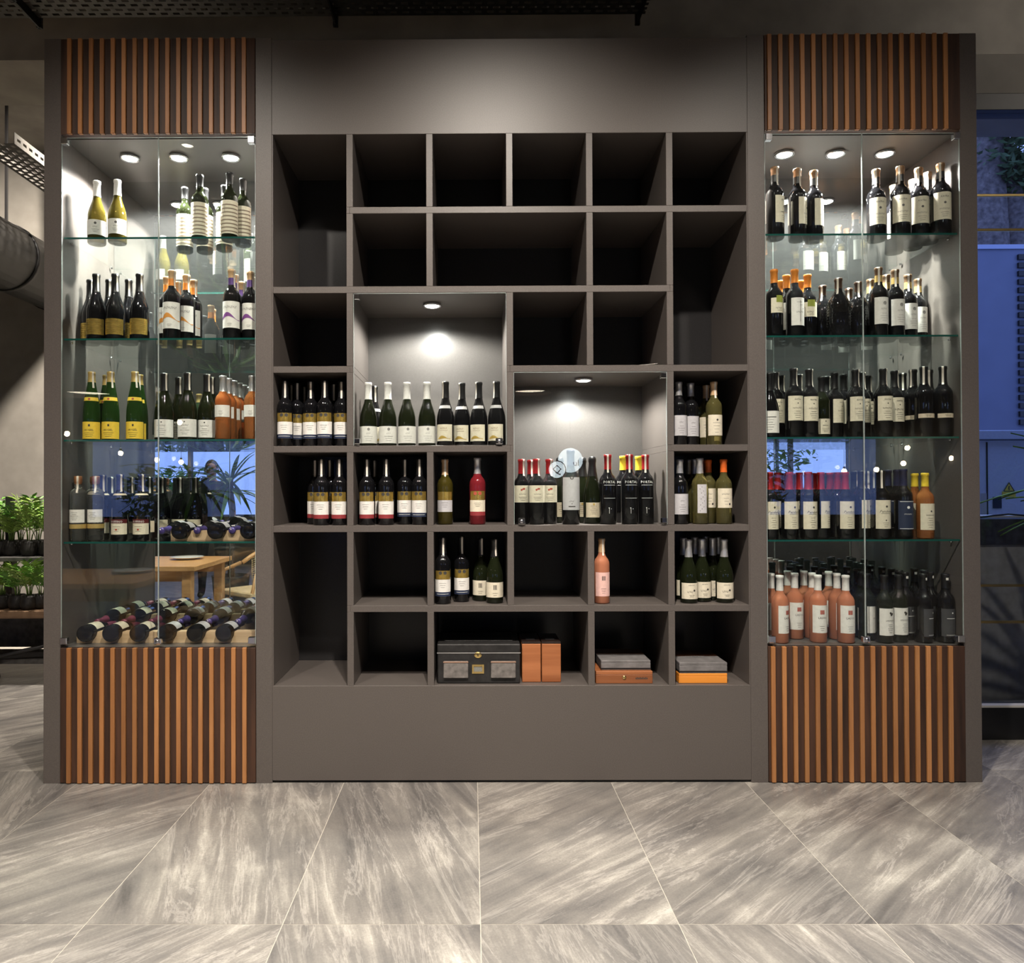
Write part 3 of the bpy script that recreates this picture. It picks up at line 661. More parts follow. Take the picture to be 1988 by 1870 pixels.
# what each kind looks like, for the descriptions
LOOK = {
 'white_burg': 'white-capped olive bottle with cream label', 'stripe': 'dark bottle with brown-striped cream label', 'gold_burg': 'black sloping-shouldered bottle with gold label',
 'wave_orange': 'dark bottle with orange wave label', 'wave_purple': 'dark bottle with purple wave label', 'yellow_flute': 'tall green flute bottle with yellow label',
 'white_lab_burg': 'dark green bottle with low white label', 'silver_rose': 'silver-capped rosé bottle', 'clear_spirit': 'clear bottle with copper stopper', 'chianti': 'dark bottle with red-topped cream label',
 'black_burg': 'standing black-capped bottle with tan label', 'cream_big': 'large black bottle with cream label', 'orange_cap': 'orange-capped dark bottle with tall white label',
 'orange_cap_seal': 'orange-capped dark bottle with green round seal', 'beaded': 'squat black bottle covered in beading', 'gold_neck': 'gold-necked dark bottle with white label',
 'kayra': 'black-capped bottle with tall cream label', 'kayra_half': 'green bottle with low cream label', 'bar_label': 'black bottle with narrow label strip', 'white_shoulder': 'black bottle with big white label',
 'red_cap': 'red-capped bottle with cream script label', 'black_cap': 'black-capped bottle with cream script label', 'navy_label': 'dark bottle with navy label', 'gold_cap_rose': 'gold-capped rosé bottle',
 'lasos': 'white-capped rosé bottle', 'grape_label': 'dark bottle with white grape label', 'dark_peak': 'black bottle with charcoal label', 'gold_white': 'dark bottle with gold and white label',
 'gold_red': 'dark bottle with gold label and red band', 'gold_olive': 'olive bottle with gold and grey label', 'gold_ruby': 'ruby rosé bottle with gold and red label', 'white_cap': 'white-capped green bottle with wide white label',
 'landscape': 'black bottle with small landscape label', 'bird': 'red-capped bottle with cream label and red bird mark', 'champagne': 'champagne bottle with tan shield label', 'grey_label': 'tall dark bottle with long grey label',
 'portal': 'red-capped black bottle with white lettering', 'portal_yellow': 'yellow-capped black bottle', 'silver_paper': 'silver-capped dark bottle with grey label', 'star_straw': 'straw-coloured bottle with cream label',
 'speckled': 'straw-coloured bottle with speckled grey label', 'orange_top': 'orange-capped straw-coloured bottle', 'silver_burg': 'silver-capped green bottle with cream label', 'trio_burg': 'dark bottle with three strokes on cream label', 'trio_rose': 'pink-labelled rosé bottle with three strokes',
}
def shelf_fill(lst, z, x0, x1, y0, y1, where, pyref, group, ref='window'):
    """lst: (type, picture column, depth[, turn]); depth is nudged along the sight line until no two bottles touch"""
    B = []
    for it in lst:
        R = proto(it[0])[2]
        B.append([it[0], it[1], it[2], it[3] if len(it) > 3 else random.uniform(-14, 14), R, 0.0])
    def setx(b):
        b[2] = min(max(b[2], y0 + b[4]), y1 - b[4])
        b[5] = min(max(at(b[1], pyref, b[2]).x, x0 + b[4] + .002), x1 - b[4] - .002)
    for b in B: setx(b)
    for itn in range(400):
        moved = False
        for i in range(len(B)):
            for j in range(i):
                a, b = B[i], B[j]; dx = a[5] - b[5]; dy = a[2] - b[2]; mn = a[4] + b[4] + .0025
                if dx * dx + dy * dy < mn * mn - 1e-7:
                    moved = True
                    need = math.sqrt(max(mn * mn - dx * dx, 0)) - abs(dy)
                    sgn = 1 if dy >= 0 else -1
                    st = min(need / 2 + .0004, .01)
                    a[2] += sgn * st; b[2] -= sgn * st
                    ya, yb = a[2], b[2]
                    setx(a); setx(b)
                    if abs(ya - a[2]) + abs(yb - b[2]) > 1e-6 or itn > 150:   # at a limit: slide sideways
                        sx = 1 if dx >= 0 else -1
                        a[1] += sx * .6; b[1] -= sx * .6; setx(a); setx(b)
        if not moved: break
    fam = {}
    for b in B: fam.setdefault((b[0], b[2] < .135), []).append(b)
    kinds = {}
    for b in B: kinds.setdefault(b[0], set()).add(b[2] < .135)
    for (tn, fr), bs in fam.items():
        bs.sort(key=lambda b: b[5] if ref == 'trolley' else -b[5])
        for k, b in enumerate(bs):
            lab = LOOK[tn] + ', ' + (('front row ' if fr else 'behind ') if len(kinds[tn]) > 1 else '')
            if len(bs) > 1: lab += ORDN[k] + ' from ' + ref + ', '
            lab = lab.replace('behind ' + where, 'behind, ' + where) + where
            if len(lab.split()) > 16: print('LONG', lab)
            make_bottle(tn, (b[5], b[2], z + .0006), (0, 0, D(b[3])), lab, group)
ORDN = ['first', 'second', 'third', 'fourth', 'fifth', 'sixth', 'seventh', 'eighth', 'ninth', 'tenth', 'eleventh', 'twelfth', 'thirteenth', 'fourteenth', 'fifteenth', 'sixteenth', 'seventeenth', 'eighteenth', 'nineteenth', 'twentieth']

LW, RW = 'trolley-side cabinet', 'window-side cabinet'
ORD = ['top shelf', 'second shelf', 'third shelf', 'fourth shelf', 'deck']
def LF(k, lst, pyref):
    z = (ZS + [ZD])[k]; shelf_fill(lst, z, LX0, LX1, .03, DEP - .004, ORD[k] + ', ' + LW, pyref, 'bottles on the %s of the %s' % (ORD[k], LW), 'trolley')
def RF(k, lst, pyref):
    z = (ZS + [ZD])[k]; shelf_fill(lst, z, RX0, RX1, .03, DEP - .004, ORD[k] + ', ' + RW, pyref, 'bottles on the %s of the %s' % (ORD[k], RW))
LF(0, [('white_burg', 188, .12, 12), ('white_burg', 228, .11, 10), ('stripe', 359, .24, 14), ('stripe', 388, .10, 6), ('stripe', 398, .25, 8), ('stripe', 436, .22, 5), ('stripe', 446, .08, 0), ('stripe', 472, .15, -4)], 430)
LF(1, [('gold_burg', 187, .08, 12), ('gold_burg', 224, .08, 14), ('gold_burg', 271, .08, 12), ('gold_burg', 174, .17, 12), ('gold_burg', 212, .17), ('gold_burg', 250, .17),
       ('wave_orange', 334, .08, 4), ('wave_orange', 324, .18), ('wave_orange', 345, .26), ('wave_orange', 362, .15, -4), ('wave_orange', 376, .23, -6),
       ('wave_purple', 450, .08, 2), ('wave_purple', 459, .17), ('wave_purple', 469, .27), ('wave_purple', 484, .08, 2), ('wave_purple', 491, .17)], 600)
LF(2, [('yellow_flute', 178, .09, 8), ('yellow_flute', 215, .09, 8), ('yellow_flute', 262, .09, 8), ('yellow_flute', 206, .19), ('yellow_flute', 271, .18),
       ('white_lab_burg', 319, .10, 5), ('white_lab_burg', 364, .10, 3), ('white_lab_burg', 347, .22), ('white_lab_burg', 402, .12, 4), ('white_lab_burg', 411, .22),
       ('silver_rose', 433, .07, 2), ('silver_rose', 444, .145), ('silver_rose', 454, .22), ('silver_rose', 465, .295), ('silver_rose', 474, .37), ('silver_rose', 482, .43), ('silver_rose', 492, .07)], 800)
LF(3, [('clear_spirit', 144, .09, 0), ('clear_spirit', 172, .19), ('clear_spirit', 186, .11), ('chianti', 199, .08 + .1, 0), ('chianti', 233, .08, 0), ('chianti', 275, .08, 0),
       ('black_burg', 216, .27), ('black_burg', 253, .2), ('black_burg', 290, .27), ('black_burg', 268, .34), ('black_burg', 316, .425), ('black_burg', 347, .425), ('black_burg', 379, .425)], 990)
RF(0, [('cream_big', 1504, .10, 48), ('cream_big', 1548, .12, 50), ('cream_big', 1580, .14, 46), ('cream_big', 1701, .13, -4), ('cream_big', 1748, .10, -14), ('cream_big', 1793, .08, -10), ('cream_big', 1832, .05, -8), ('cream_big', 1735, .25), ('cream_big', 1772, .21), ('cream_big', 1810, .19)], 400)
RF(1, [('orange_cap_seal', 1503, .09, 18), ('orange_cap', 1543, .09, 14), ('orange_cap', 1516, .27), ('orange_cap', 1527, .18), ('orange_cap', 1554, .27), ('orange_cap_seal', 1568, .18),
       ('beaded', 1597, .20), ('beaded', 1628, .10), ('beaded', 1648, .24), ('beaded', 1668, .12), ('gold_neck', 1690, .22), ('gold_neck', 1704, .11, 8), ('gold_neck', 1721, .21), ('gold_neck', 1738, .11, 8), ('gold_neck', 1763, .18, 8), ('gold_neck', 1784, .25, 6)], 600)
RF(2, [('white_shoulder', 1494, .05, -20), ('kayra', 1506, .19), ('kayra', 1517, .28), ('kayra', 1541, .08, 4), ('kayra', 1552, .25), ('kayra', 1571, .09, 6), ('kayra_half', 1595, .17, 4), ('kayra', 1605, .3), ('kayra', 1620, .2, 30), ('kayra', 1638, .26, 30),
       ('kayra', 1661, .11, 2), ('kayra', 1673, .2), ('kayra', 1686, .3), ('kayra', 1715, .09, 0), ('kayra', 1737, .15, 4), ('bar_label', 1753, .26), ('bar_label', 1773, .15, -30), ('bar_label', 1794, .08, -4), ('bar_label', 1808, .17), ('bar_label', 1836, .06, -2)], 800)
RF(3, [('red_cap', 1494, .07, 8), ('red_cap', 1534, .08, 8), ('red_cap', 1568, .07, 8), ('red_cap', 1641, .09, 4), ('black_cap', 1710, .08, 2), ('red_cap', 1510, .17), ('red_cap', 1552, .17), ('red_cap', 1594, .15, 40), ('red_cap', 1612, .24, 40), ('red_cap', 1626, .17, 40),
       ('black_cap', 1659, .2, 40), ('black_cap', 1673, .12, 40), ('black_cap', 1686, .2), ('red_cap', 1522, .29), ('red_cap', 1547, .35), ('red_cap', 1580, .3), ('red_cap', 1636, .3), ('black_cap', 1697, .3), ('navy_label', 1724, .22), ('navy_label', 1742, .17), ('navy_label', 1754, .08, 0), ('gold_cap_rose', 1776, .16, 20), ('gold_cap_rose', 1796, .08, 4)], 980)
RF(4, [('lasos', 1642, .06, 4), ('lasos', 1514, .07, 34), ('lasos', 1588, .08, 4), ('lasos', 1625, .15, 34), ('lasos', 1609, .22, 20), ('lasos', 1543, .16, 8), ('lasos', 1577, .17, 34), ('lasos', 1561, .25), ('lasos', 1497, .15), ('lasos', 1529, .25),
       ('grape_label', 1713, .07, 6), ('grape_label', 1738, .14, 6), ('grape_label', 1693, .15, 40), ('grape_label', 1673, .18, 40), ('dark_peak', 1762, .17), ('dark_peak', 1788, .09, 30), ('dark_peak', 1815, .12, 30), ('dark_peak', 1840, .06, 4), ('dark_peak', 1784, .25), ('dark_peak', 1803, .22), ('dark_peak', 1746, .25), ('dark_peak', 1731, .27), ('dark_peak', 1711, .3), ('dark_peak', 1692, .33),
       ('dark_peak', 1665, .3), ('dark_peak', 1645, .35), ('dark_peak', 1620, .38), ('dark_peak', 1598, .35), ('dark_peak', 1578, .39), ('dark_peak', 1556, .4), ('dark_peak', 1534, .39)], 1180)

def CF(c0, c1, r, lst, where, pyref, group, y0=.02):
    shelf_fill(lst, rowz(r), colx(c0), colx(c1) + CW, y0, DEP - .004, where, pyref, group)
CF(0, 0, 3, [('gold_white', 551, .07, 4), ('gold_white', 577, .13), ('gold_white', 604, .08, 4), ('gold_white', 632, .06, 0), ('gold_white', 663, .07, 0), ('gold_white', 565, .21), ('gold_white', 592, .21), ('gold_white', 648, .17)], 'cubbyhole beside showcase', 800, 'gold and white bottles in the cubbyhole beside the showcase')
CF(1, 2, 3, [('white_cap', 715, .09, 4), ('white_cap', 753, .09, 6), ('white_cap', 790, .09, 6), ('white_cap', 829, .09, 4), ('landscape', 727, .2, 60), ('landscape', 865, .09, -10), ('landscape', 897, .09, -12), ('landscape', 931, .09, -18), ('landscape', 963, .08, -16)], 'glass showcase', 800, 'bottles in the taller glass showcase', .03)
CF(0, 0, 4, [('gold_red', 624, .05, 4), ('gold_red', 659, .05, 0), ('gold_red', 642, .14), ('gold_red', 612, .15)], 'half-empty cubbyhole', 950, 'gold and red bottles by the slatted cabinet')
CF(1, 1, 4, [('gold_red', 713, .07, -4), ('gold_red', 750, .06, 0), ('gold_white', 786, .11, 0), ('gold_white', 817, .07, -4), ('gold_red', 728, .18)], 'cubbyhole below showcase', 950, 'gold-labelled bottles below the showcase')
CF(2, 2, 4, [('gold_olive', 864, .09, 0), ('gold_ruby', 927, .08, 0)], 'cubbyhole of two bottles', 950, 'pair of bottles in one cubbyhole')
CF(3, 4, 4, [('bird', 1013, .10, 6), ('bird', 1041, .07, 4), ('bird', 1066, .11, 2), ('bird', 1030, .2), ('champagne', 1087, .2, 10), ('grey_label', 1108, .06, 0), ('champagne', 1131, .18, -10), ('champagne', 1150, .13, 0), ('portal', 1180, .10, 4), ('portal', 1222, .07, 2), ('portal', 1253, .10, 0), ('portal_yellow', 1210, .2), ('portal_yellow', 1240, .22)], 'glass showcase', 950, 'bottles in the lower glass showcase', .03)
CF(5, 5, 3, [('silver_paper', 1318, .09, 4), ('silver_paper', 1341, .13, 4), ('star_straw', 1371, .2), ('star_straw', 1386, .09, 2)], 'upper window-side cubbyhole', 800, 'bottles in the upper cubbyhole near the window cabinet')
CF(5, 5, 4, [('silver_paper', 1320, .06, 4), ('speckled', 1337, .2), ('speckled', 1349, .14), ('speckled', 1360, .07, 0), ('orange_top', 1373, .18), ('orange_top', 1383, .13), ('orange_top', 1396, .06, 0)], 'middle window-side cubbyhole', 950, 'bottles in the middle cubbyhole near the window cabinet')
CF(5, 5, 5, [('silver_burg', 1337, .07, 4), ('silver_burg', 1363, .12, 4), ('silver_burg', 1406, .08, 0), ('silver_burg', 1327, .19), ('silver_burg', 1349, .22), ('silver_burg', 1371, .24), ('silver_burg', 1384, .16), ('silver_burg', 1394, .24)], 'lower window-side cubbyhole', 1100, 'silver-capped bottles in the lower cubbyhole')
CF(2, 2, 5, [('gold_white', 860, .06, 0), ('gold_white', 896, .12, 4), ('trio_burg', 934, .15), ('trio_burg', 960, .08, 2)], 'cubbyhole above humidor', 1100, 'bottles in the cubbyhole above the humidor')
CF(4, 4, 5, [('trio_rose', 1168, .06, 4)], 'alone in its cubbyhole', 1100, None)

# ------------------------------------------------------------------ bottles lying in wooden cradles
def cradle(name, label, x0, x1, z, ys):
    cr = thing(name, label, 'bottle rack', ((x0 + x1) / 2, (ys[0][0] + ys[-1][1]) / 2, z))
    for ya, yb, dips, h, rr, zc in ys:
        top = []; x = x0
        n = int((x1 - x0) / .004)
        for i in range(n + 1):
            xx = x0 + (x1 - x0) * i / n; zz = z + h
            for dx in dips:
                t = rr * rr - (xx - dx) ** 2
                if t > 0: zz = min(zz, zc - math.sqrt(t))
            top.append((xx, max(zz, z + .004)))
        vs, fs = [], []; k = len(top)
        for y in (ya, yb):
            vs += [(a, y, z + .0005) for a, b in top] + [(a, y, b) for a, b in top]
        for i in range(k - 1):
            fs += [(i, i + 1, k + i + 1, k + i), (2 * k + i, 3 * k + i, 3 * k + i + 1, 2 * k + i + 1), (k + i, k + i + 1, 3 * k + i + 1, 3 * k + i), (i, 2 * k + i, 2 * k + i + 1, i + 1)]
        fs += [(0, k, 3 * k, 2 * k), (k - 1, 3 * k - 1, 4 * k - 1, 2 * k - 1)]
        o = MB().add([(a - cr.location.x, b - cr.location.y, c - cr.location.z) for a, b, c in vs], fs).obj('cradle_rail', OAK, cr)
    return cr
def laid(tn, px, py, y0, zc, back, label, group):
    R = proto(tn)[2]; H = proto(tn)[3]
    x = at(px, py, y0).x
    if not back: make_bottle(tn, (x, y0, zc), (-PI / 2, 0, 0), label, group)
    else: make_bottle(tn, (x, y0 + H, zc), (Matrix.Rotation(PI / 2, 3, 'X') @ Matrix.Rotation(PI, 3, 'Z')).to_euler(), label, group)
    return x
zc5 = ZD + .050
fx = [laid('cellar_burg', q, 1230, .045, zc5, False, 'cream-labelled bottle lying base-first in wooden cradle, ' + ORDN[k] + ' from trolley, cabinet deck', 'bottles lying base-first on the cabinet deck') for k, q in enumerate((163, 213, 266))]
fx += [laid('cellar_blue', q, 1230, .045, zc5, False, 'grey-labelled bottle lying base-first in wooden cradle, ' + ORDN[k] + ' from trolley, cabinet deck', 'grey-labelled bottles lying base-first on the cabinet deck') for k, q in enumerate((320, 377, 433))]
bx = []
for k, q in enumerate((188, 240, 293, 349, 405, 462)):
    bx.append(laid('cellar_burg' if q < 300 else 'cellar_blue', q, 1215, .19, zc5 + .026, True, ('cream-labelled' if q < 300 else 'grey-labelled') + ' bottle lying neck-first, ' + ORDN[k % 3] + ' such from trolley, cabinet deck', ('cream-labelled' if q < 300 else 'grey-labelled') + ' bottles lying neck-first on the cabinet deck'))
cradle('bottle_cradle', 'pale wooden cradle under the lying bottles on the cabinet deck', fx[0] - .055, LX1 - .012, ZD, [(.085, .13, fx, .052, .0392, zc5), (.40, .435, bx, .078, .0392, zc5 + .026)])
zc4 = ZS[3] + .046
f4 = [laid('cellar_blue', q, 1031, .045, zc4, False, 'grey-labelled bottle lying base-first, ' + ORDN[k] + ' from trolley, fourth glass shelf', 'bottles lying base-first on the fourth glass shelf') for k, q in enumerate((347, 417, 481))]
b4 = [laid('cellar_blue', q, 1031, .075, zc4, True, 'violet-capped bottle lying neck-first, ' + ORDN[k] + ' from trolley, fourth glass shelf', 'bottles lying neck-first on the fourth glass shelf') for k, q in enumerate((313, 382, 450))]
cradle('bottle_cradle', 'pale wooden cradle under the lying bottles on the fourth glass shelf', f4[0] - .055, LX1 - .02, ZS[3], [(.09, .12, f4, .046, .0390, zc4), (.30, .33, b4, .046, .0390, zc4)])

# ------------------------------------------------------------------ boxes in the bottom row
LEATH = mat('black_leather', (0.022, 0.021, 0.021), 0.38, noise=0.3, nscale=40, bump=0.15)
def bx_(name, px0, px1, py0, py1, y0, dep, mt, parent, bv=0.002):
    x0 = at(px0, py1, y0).x; x1 = at(px1, py1, y0).x; z1 = at(px0, py0, y0).z
    return x0, x1, z1
zb = GZ0
Y0 = 0.03
x0, x1 = PX(849, Y0, 1300), PX(1010, Y0, 1300); z1 = PZ(1251, Y0)
hm = thing('humidor', 'black leather humidor with brass lock, hygrometer and two grey pockets', 'humidor', ((x0 + x1) / 2, Y0 + .14, zb))
box('body', x0, x1, Y0, Y0 + .28, zb + .001, PZ(1268, Y0), LEATH, hm, .004)
lid = box('lid', x0 - .001, x1 + .001, Y0 - .001, Y0 + .281, PZ(1267, Y0), z1, LEATH, hm, .004)
box('lid_trim', x0 - .0015, x1 + .0015, Y0 - .0022, Y0 - .0008, PZ(1269, Y0), PZ(1266.5, Y0), CHROME, hm)
zl = PZ(1272, Y0); xm = PX(928, Y0, 1272)
es = MB().lathe([(.0001, -.0022), (.013, -.0022), (.0145, 0), (.0145, .001)], 18, axis=1).obj('lock_plate', BRASS, hm)
es.location = Vector((xm, Y0 - .0012, zl)) - hm.location; es.scale = (1.25, 1, 1)
kh = MB().box(-.0014, .0014, -.0006, .0006, -.005, .005).obj('keyhole', BLACK, es); kh.location = (0, -.003, 0)
zh = PZ(1299, Y0); hy = put('hygrometer', None, hm)
f = MB(); a, b = .027, .0175
for q in ((-a, a, b - .006, b + .003), (-a, a, -b - .003, -b + .006), (-a, -a + .008, -b + .006, b - .006), (a - .008, a, -b + .006, b - .006)):
    f.box(q[0], q[1], -.003, 0, q[2], q[3])
hy = f.obj('hygrometer_frame', BRASS, hm); hy.location = Vector((xm, Y0 - .0005, zh)) - hm.location
MB().box(-.019, .019, -.0012, -.0002, -.0115, .0115).obj('hygrometer_dial', mat('dial', (.22, .22, .20), .4, noise=.3, nscale=300), hy)
for cx_ in (885, 977):
    pc = put('p', None); bpy.data.objects.remove(pc)
    q = box('leather_pocket', PX(cx_ - 24, Y0, 1299), PX(cx_ + 24, Y0, 1299), Y0 - .012, Y0 - .001, PZ(1316, Y0), PZ(1283, Y0), mat('grey_leather', (.17, .155, .145), .5, noise=.35, nscale=45, bump=.2), hm, .003)
    fl = MB().box(-.0565, .0565, -.0012, 0, 0, .006).obj('pocket_rim', mat('tan_leather', (.33, .20, .14), .5), q); fl.location = (0, -.0062, PZ(1283, Y0) - PZ(1316, Y0) - .006)
box('humidor_top_plate', x0 + .03, x1 - .03, Y0 + .06, Y0 + .2, z1, z1 + .004, BLACK, hm, .001)
tall = [(1013.5, 1050), (1052, 1089)]
for i, (a, b) in enumerate(tall):
    X0, X1 = PX(a, Y0 + .02, 1300), PX(b, Y0 + .02, 1300); zt = PZ(1247, Y0 + .02)
    t = thing('cigar_case', 'upright reddish-brown wooden case ' + ('touching the black humidor' if i == 0 else 'beside its twin, away from the humidor'), 'box', ((X0 + X1) / 2, Y0 + .12, zb), 'upright brown cases')
    box('case_body', X0, X1, Y0 + .02, Y0 + .22, zb + .001, zt - .008, CEDAR, t, .002)
    box('case_top', X0, X1, Y0 + .02, Y0 + .22, zt - .0075, zt, mat('dark_brown_top', (.018, .010, .008), .35), t, .001)
    box('maker_plate', (X0 + X1) / 2 - .02, (X0 + X1) / 2 + .02, Y0 + .08, Y0 + .10, zt, zt + .0012, mat('pewter', (.3, .3, .32), .3, .8), t)
def cigar_box(px0, px1, py0, py1, y0, dep, label, mats, lock=False, deco=False, zbase=None, turn=0):
    zb_ = zbase if zbase is not None else zb
    X0, X1 = PX(px0, y0, py1), PX(px1, y0, py1); h = (py1 - py0) / (F_PX / (CAM_D + y0))
    t = thing('cigar_box', label, 'box', ((X0 + X1) / 2, y0 + dep / 2, zb_), 'cigar boxes')
    w2 = (X1 - X0) / 2
    MB().box(-w2, w2, -dep / 2, dep / 2, .0006, h * .72).obj('box_base', mats[0], t, None, .0015)
    MB().box(-w2, w2, -dep / 2, dep / 2, h * .73, h).obj('box_lid', mats[1], t, None, .0015)
    if deco:
        MB().box(-w2 + .0002, w2 - .0002, 0.01, dep / 2, h, h + .0008).obj('lid_panel', mats[2], t)
        mbt = MB()
        for i in range(11):
            a = -.045 + i * .0082; mbt.add([(a, -.006 - .003 * (i % 2), h + .0012), (a + .005, -.006 - .003 * (i % 2), h + .0012), (a + .005, .006, h + .0012), (a, .006, h + .0012)], [(0, 1, 2, 3)])
        mbt.obj('lid_lettering', mat('silver_print', (.5, .5, .5), .4, .6), t)
        MB().box(-w2 - .0008, w2 + .0008, -dep / 2 - .0008, dep / 2 + .0008, h * .10, h * .24).obj('dark_band', BLACK, t)
    if lock:
        l = MB().lathe([(.0001, -.002), (.008, -.002), (.009, 0)], 14, axis=1).obj('brass_lock', BRASS, t); l.location = (0, -dep / 2 - .0004, h * .5)
        mbt = MB()
        for i in range(9):
            a = w2 * .40 + i * .0062; zz = h * .42 + .002 * (i % 2); mbt.add([(a, -dep / 2 - .0006, h * .36), (a + .0045, -dep / 2 - .0006, h * .36), (a + .0045, -dep / 2 - .0006, zz + .004), (a, -dep / 2 - .0006, zz + .004)], [(0, 1, 2, 3)])
        mbt.obj('front_lettering', INK, t)
    return t, zb_ + h
GREYW = mat('grey_woodgrain', (.17, .16, .16), .45, noise=.25, nscale=30)
BRNL = mat('brown_lacquer', (.11, .042, .022), .3, noise=.2, nscale=20)
ORGB = mat('bright_orange_box', (.80, .29, .04), .4)
t, zt = cigar_box(1157, 1267, 1300, 1324, .025, .25, 'orange-brown wooden cigar box with brass lock under a grey box', [CEDAR, CEDAR], lock=True)
cigar_box(1167, 1263, 1280, 1299, .045, .235, 'grey and brown lidded box stacked on the wooden cigar box', [GREYW, GREYW, BRNL], deco=True, zbase=zt)
t, zt = cigar_box(1318, 1412, 1300, 1319, .028, .24, 'bright orange flat box under a grey box', [ORGB, ORGB])
cigar_box(1319, 1412, 1279, 1300, .03, .24, 'grey and brown lidded box stacked on the orange box', [GREYW, GREYW, BRNL], deco=True, zbase=zt)
# loose papers in a cubbyhole
pz = rowz(2)
for k, (a, b, tl) in enumerate(((1210, 1275, 0.02), (1213, 1270, -.03))):
    X0, X1 = PX(a, .06, 698), PX(b, .06, 698)
    mp = MB(); n = 8
    vs = []
    for j in (0, 1):
        for i in range(n + 1):
            u = i / n; vs.append((X0 + (X1 - X0) * u, .04 + .11 * j, pz + .0015 + .003 * k + (.008 if k else .012) * u * u))
    mp.add(vs + [(v[0], v[1], v[2] + .0006) for v in vs], [(i, i + 1, n + 2 + i, n + 1 + i) for i in range(n)] + [(2 * n + 2 + i, 2 * n + 3 + i, 3 * n + 4 + i, 3 * n + 3 + i) for i in range(n)] + [(i, 2 * n + 2 + i, 2 * n + 3 + i, i + 1) for i in range(n)])
    o = mp.obj('paper_sheet', P_WHITE); tag(o, 'curled white paper sheet lying in an empty cubbyhole', 'paper', 'paper sheets in the empty cubbyhole')

# ------------------------------------------------------------------ room shell
WY = 0.55
cl_ = MB().box(-7.2, -.6, -9.0, 3.0, CEIL_Z, CEIL_Z + .1).box(-.6, 7.2, -9.0, .67, CEIL_Z, CEIL_Z + .1).obj('ceiling', CONC); struct(cl_)
struct(box('wall_back', -7.2, -0.6, 2.85, 3.0, 0, CEIL_Z, PLASTER), 'plain grey plaster wall behind the plant trolley')
struct(box('wall_left', -7.3, -7.2, -9.0, 3.0, 0, CEIL_Z, PLASTER))
struct(box('wall_right', 7.2, 7.3, -9.0, WY + .12, 0, CEIL_Z, BEIGE))
struct(box('wall_passage', -0.75, -0.6, WY + .12, 2.85, 0, CEIL_Z, PLASTER))
struct(box('wall_rear', -0.75, 2.285, WY, WY + .12, 0, at(40, 117, WY).z - .001, BEIGE))
bz = at(40, 117, WY).z
struct(box('trim_1', -7.2, 7.2, WY, 1.0, bz, CEIL_Z - .001, CONC), 'dark ceiling beam above the shelf wall')
# window beside the unit
struct(box('trim_2', 2.0, 7.4, WY + .121, at(1945, 258, 1.15).y, 3.45, 3.55, BEIGE), 'pale soffit outside above the window')
zw0, zw1 = PZ(1369, WY, 1940), PZ(213, WY, 1940); zh1 = PZ(181, WY, 1940); zb1 = bz
struct(box('wall_over_window', 2.31, 7.2, WY, WY + .12, zh1, bz - .001, BEIGE))
wn = struct(put2('window_1', (4.0, WY + .04, 0)), 'tall dark-framed window with horizontal brass bars')
DKF = mat('dark_window_frame', (.022, .020, .019), .5)
box('header', 2.31, 7.2, WY, WY + .10, zw1, zh1, DKF, wn, .002)
box('plinth', 2.31, 7.2, WY - .005, WY + .10, 0.0, zw0 - .012, mat('black_plinth', (.012, .012, .013), .4), wn, .002)
box('sill_strip', 2.31, 7.2, WY - .008, WY + .034, zw0 - .0115, zw0 - .0005, mat('pale_strip', (.55, .53, .50), .4), wn)
box('jamb', 2.285, 2.31, WY, WY + .12, 0, zh1, DKF, wn)
box('pane', 2.312, 4.75, WY + .035, WY + .043, zw0, zw1, WINGL, wn); box('pane', 4.79, 7.15, WY + .035, WY + .043, zw0, zw1, WINGL, wn)
box('mullion', 4.75, 4.79, WY + .01, WY + .08, zw0, zw1, DKF, wn)
for py in (379, 446, 1137, 1208):
    z = at(1945, py, WY + .02).z
    box('brass_bar', 2.312, 7.15, WY + .018, WY + .030, z - .007, z + .007, BRASS, wn, .002)
# ------------------------------------------------------------------ outside the window
gr = box('ground_outside', 1.0, 14, WY + .13, 16, -.05, -.01, mat('asphalt', (.05, .05, .052), .9, noise=.3, nscale=30)); struct(gr)
lw = thing('garden_wall', 'low grey rendered wall with dark stone coping outside the window', 'wall', (4.6, 1.35, -.01))
zc0, zc1 = PZ(1058, 1.2, 1945), PZ(1007, 1.2, 1945)
box('wall_body', 2.0, 7.6, 1.22, 1.5, -.01, zc0, mat('render_grey', (.34, .32, .29), .85, noise=.15, nscale=20), lw)
box('coping', 2.0, 7.6, 1.2, 1.52, zc0 + .0005, zc1, mat('coping_stone', (.035, .037, .042), .5, noise=.6, nscale=25), lw, .004)
box('ledge_strip', 2.0, 7.6, 1.36, 1.52, zc1 + .0005, zc1 + .012, mat('pale_ledge', (.75, .75, .74), .6), lw)
cb_ = MB().tube([(2.75 + .1 * i, 1.28, zc1 + .012 + .012 * math.sin(i * 1.3)) for i in range(14)], .006, 6).obj('cable', BLACK); tag(cb_, 'black cable lying along the dark stone coping', 'cable')
eY = 2.4
ez1 = PZ(836, eY, 1945)
eb = thing('electrical_cabinet', 'pale blue-grey outdoor electrical cabinet with yellow warning sign', 'electrical box', (4.3, eY + .3, -.01))
EBM = mat('cabinet_paint_dusk_blue', (.60, .70, .90), .5, noise=.05)  # extra blue in this paint stands in for the dusk light
box('cabinet_body', 2.6, 6.4, eY, eY + .6, -.01, ez1 - .075, EBM, eb, .004)
box('cabinet_roof', 2.57, 6.43, eY - .03, eY + .63, ez1 - .07, ez1, EBM, eb, .004)
for px in (1916,):
    box('door_seam', PX(px, eY, 920) - .006, PX(px, eY, 920) + .006, eY - .003, eY - .0005, .1, ez1 - .09, BLACK, eb)
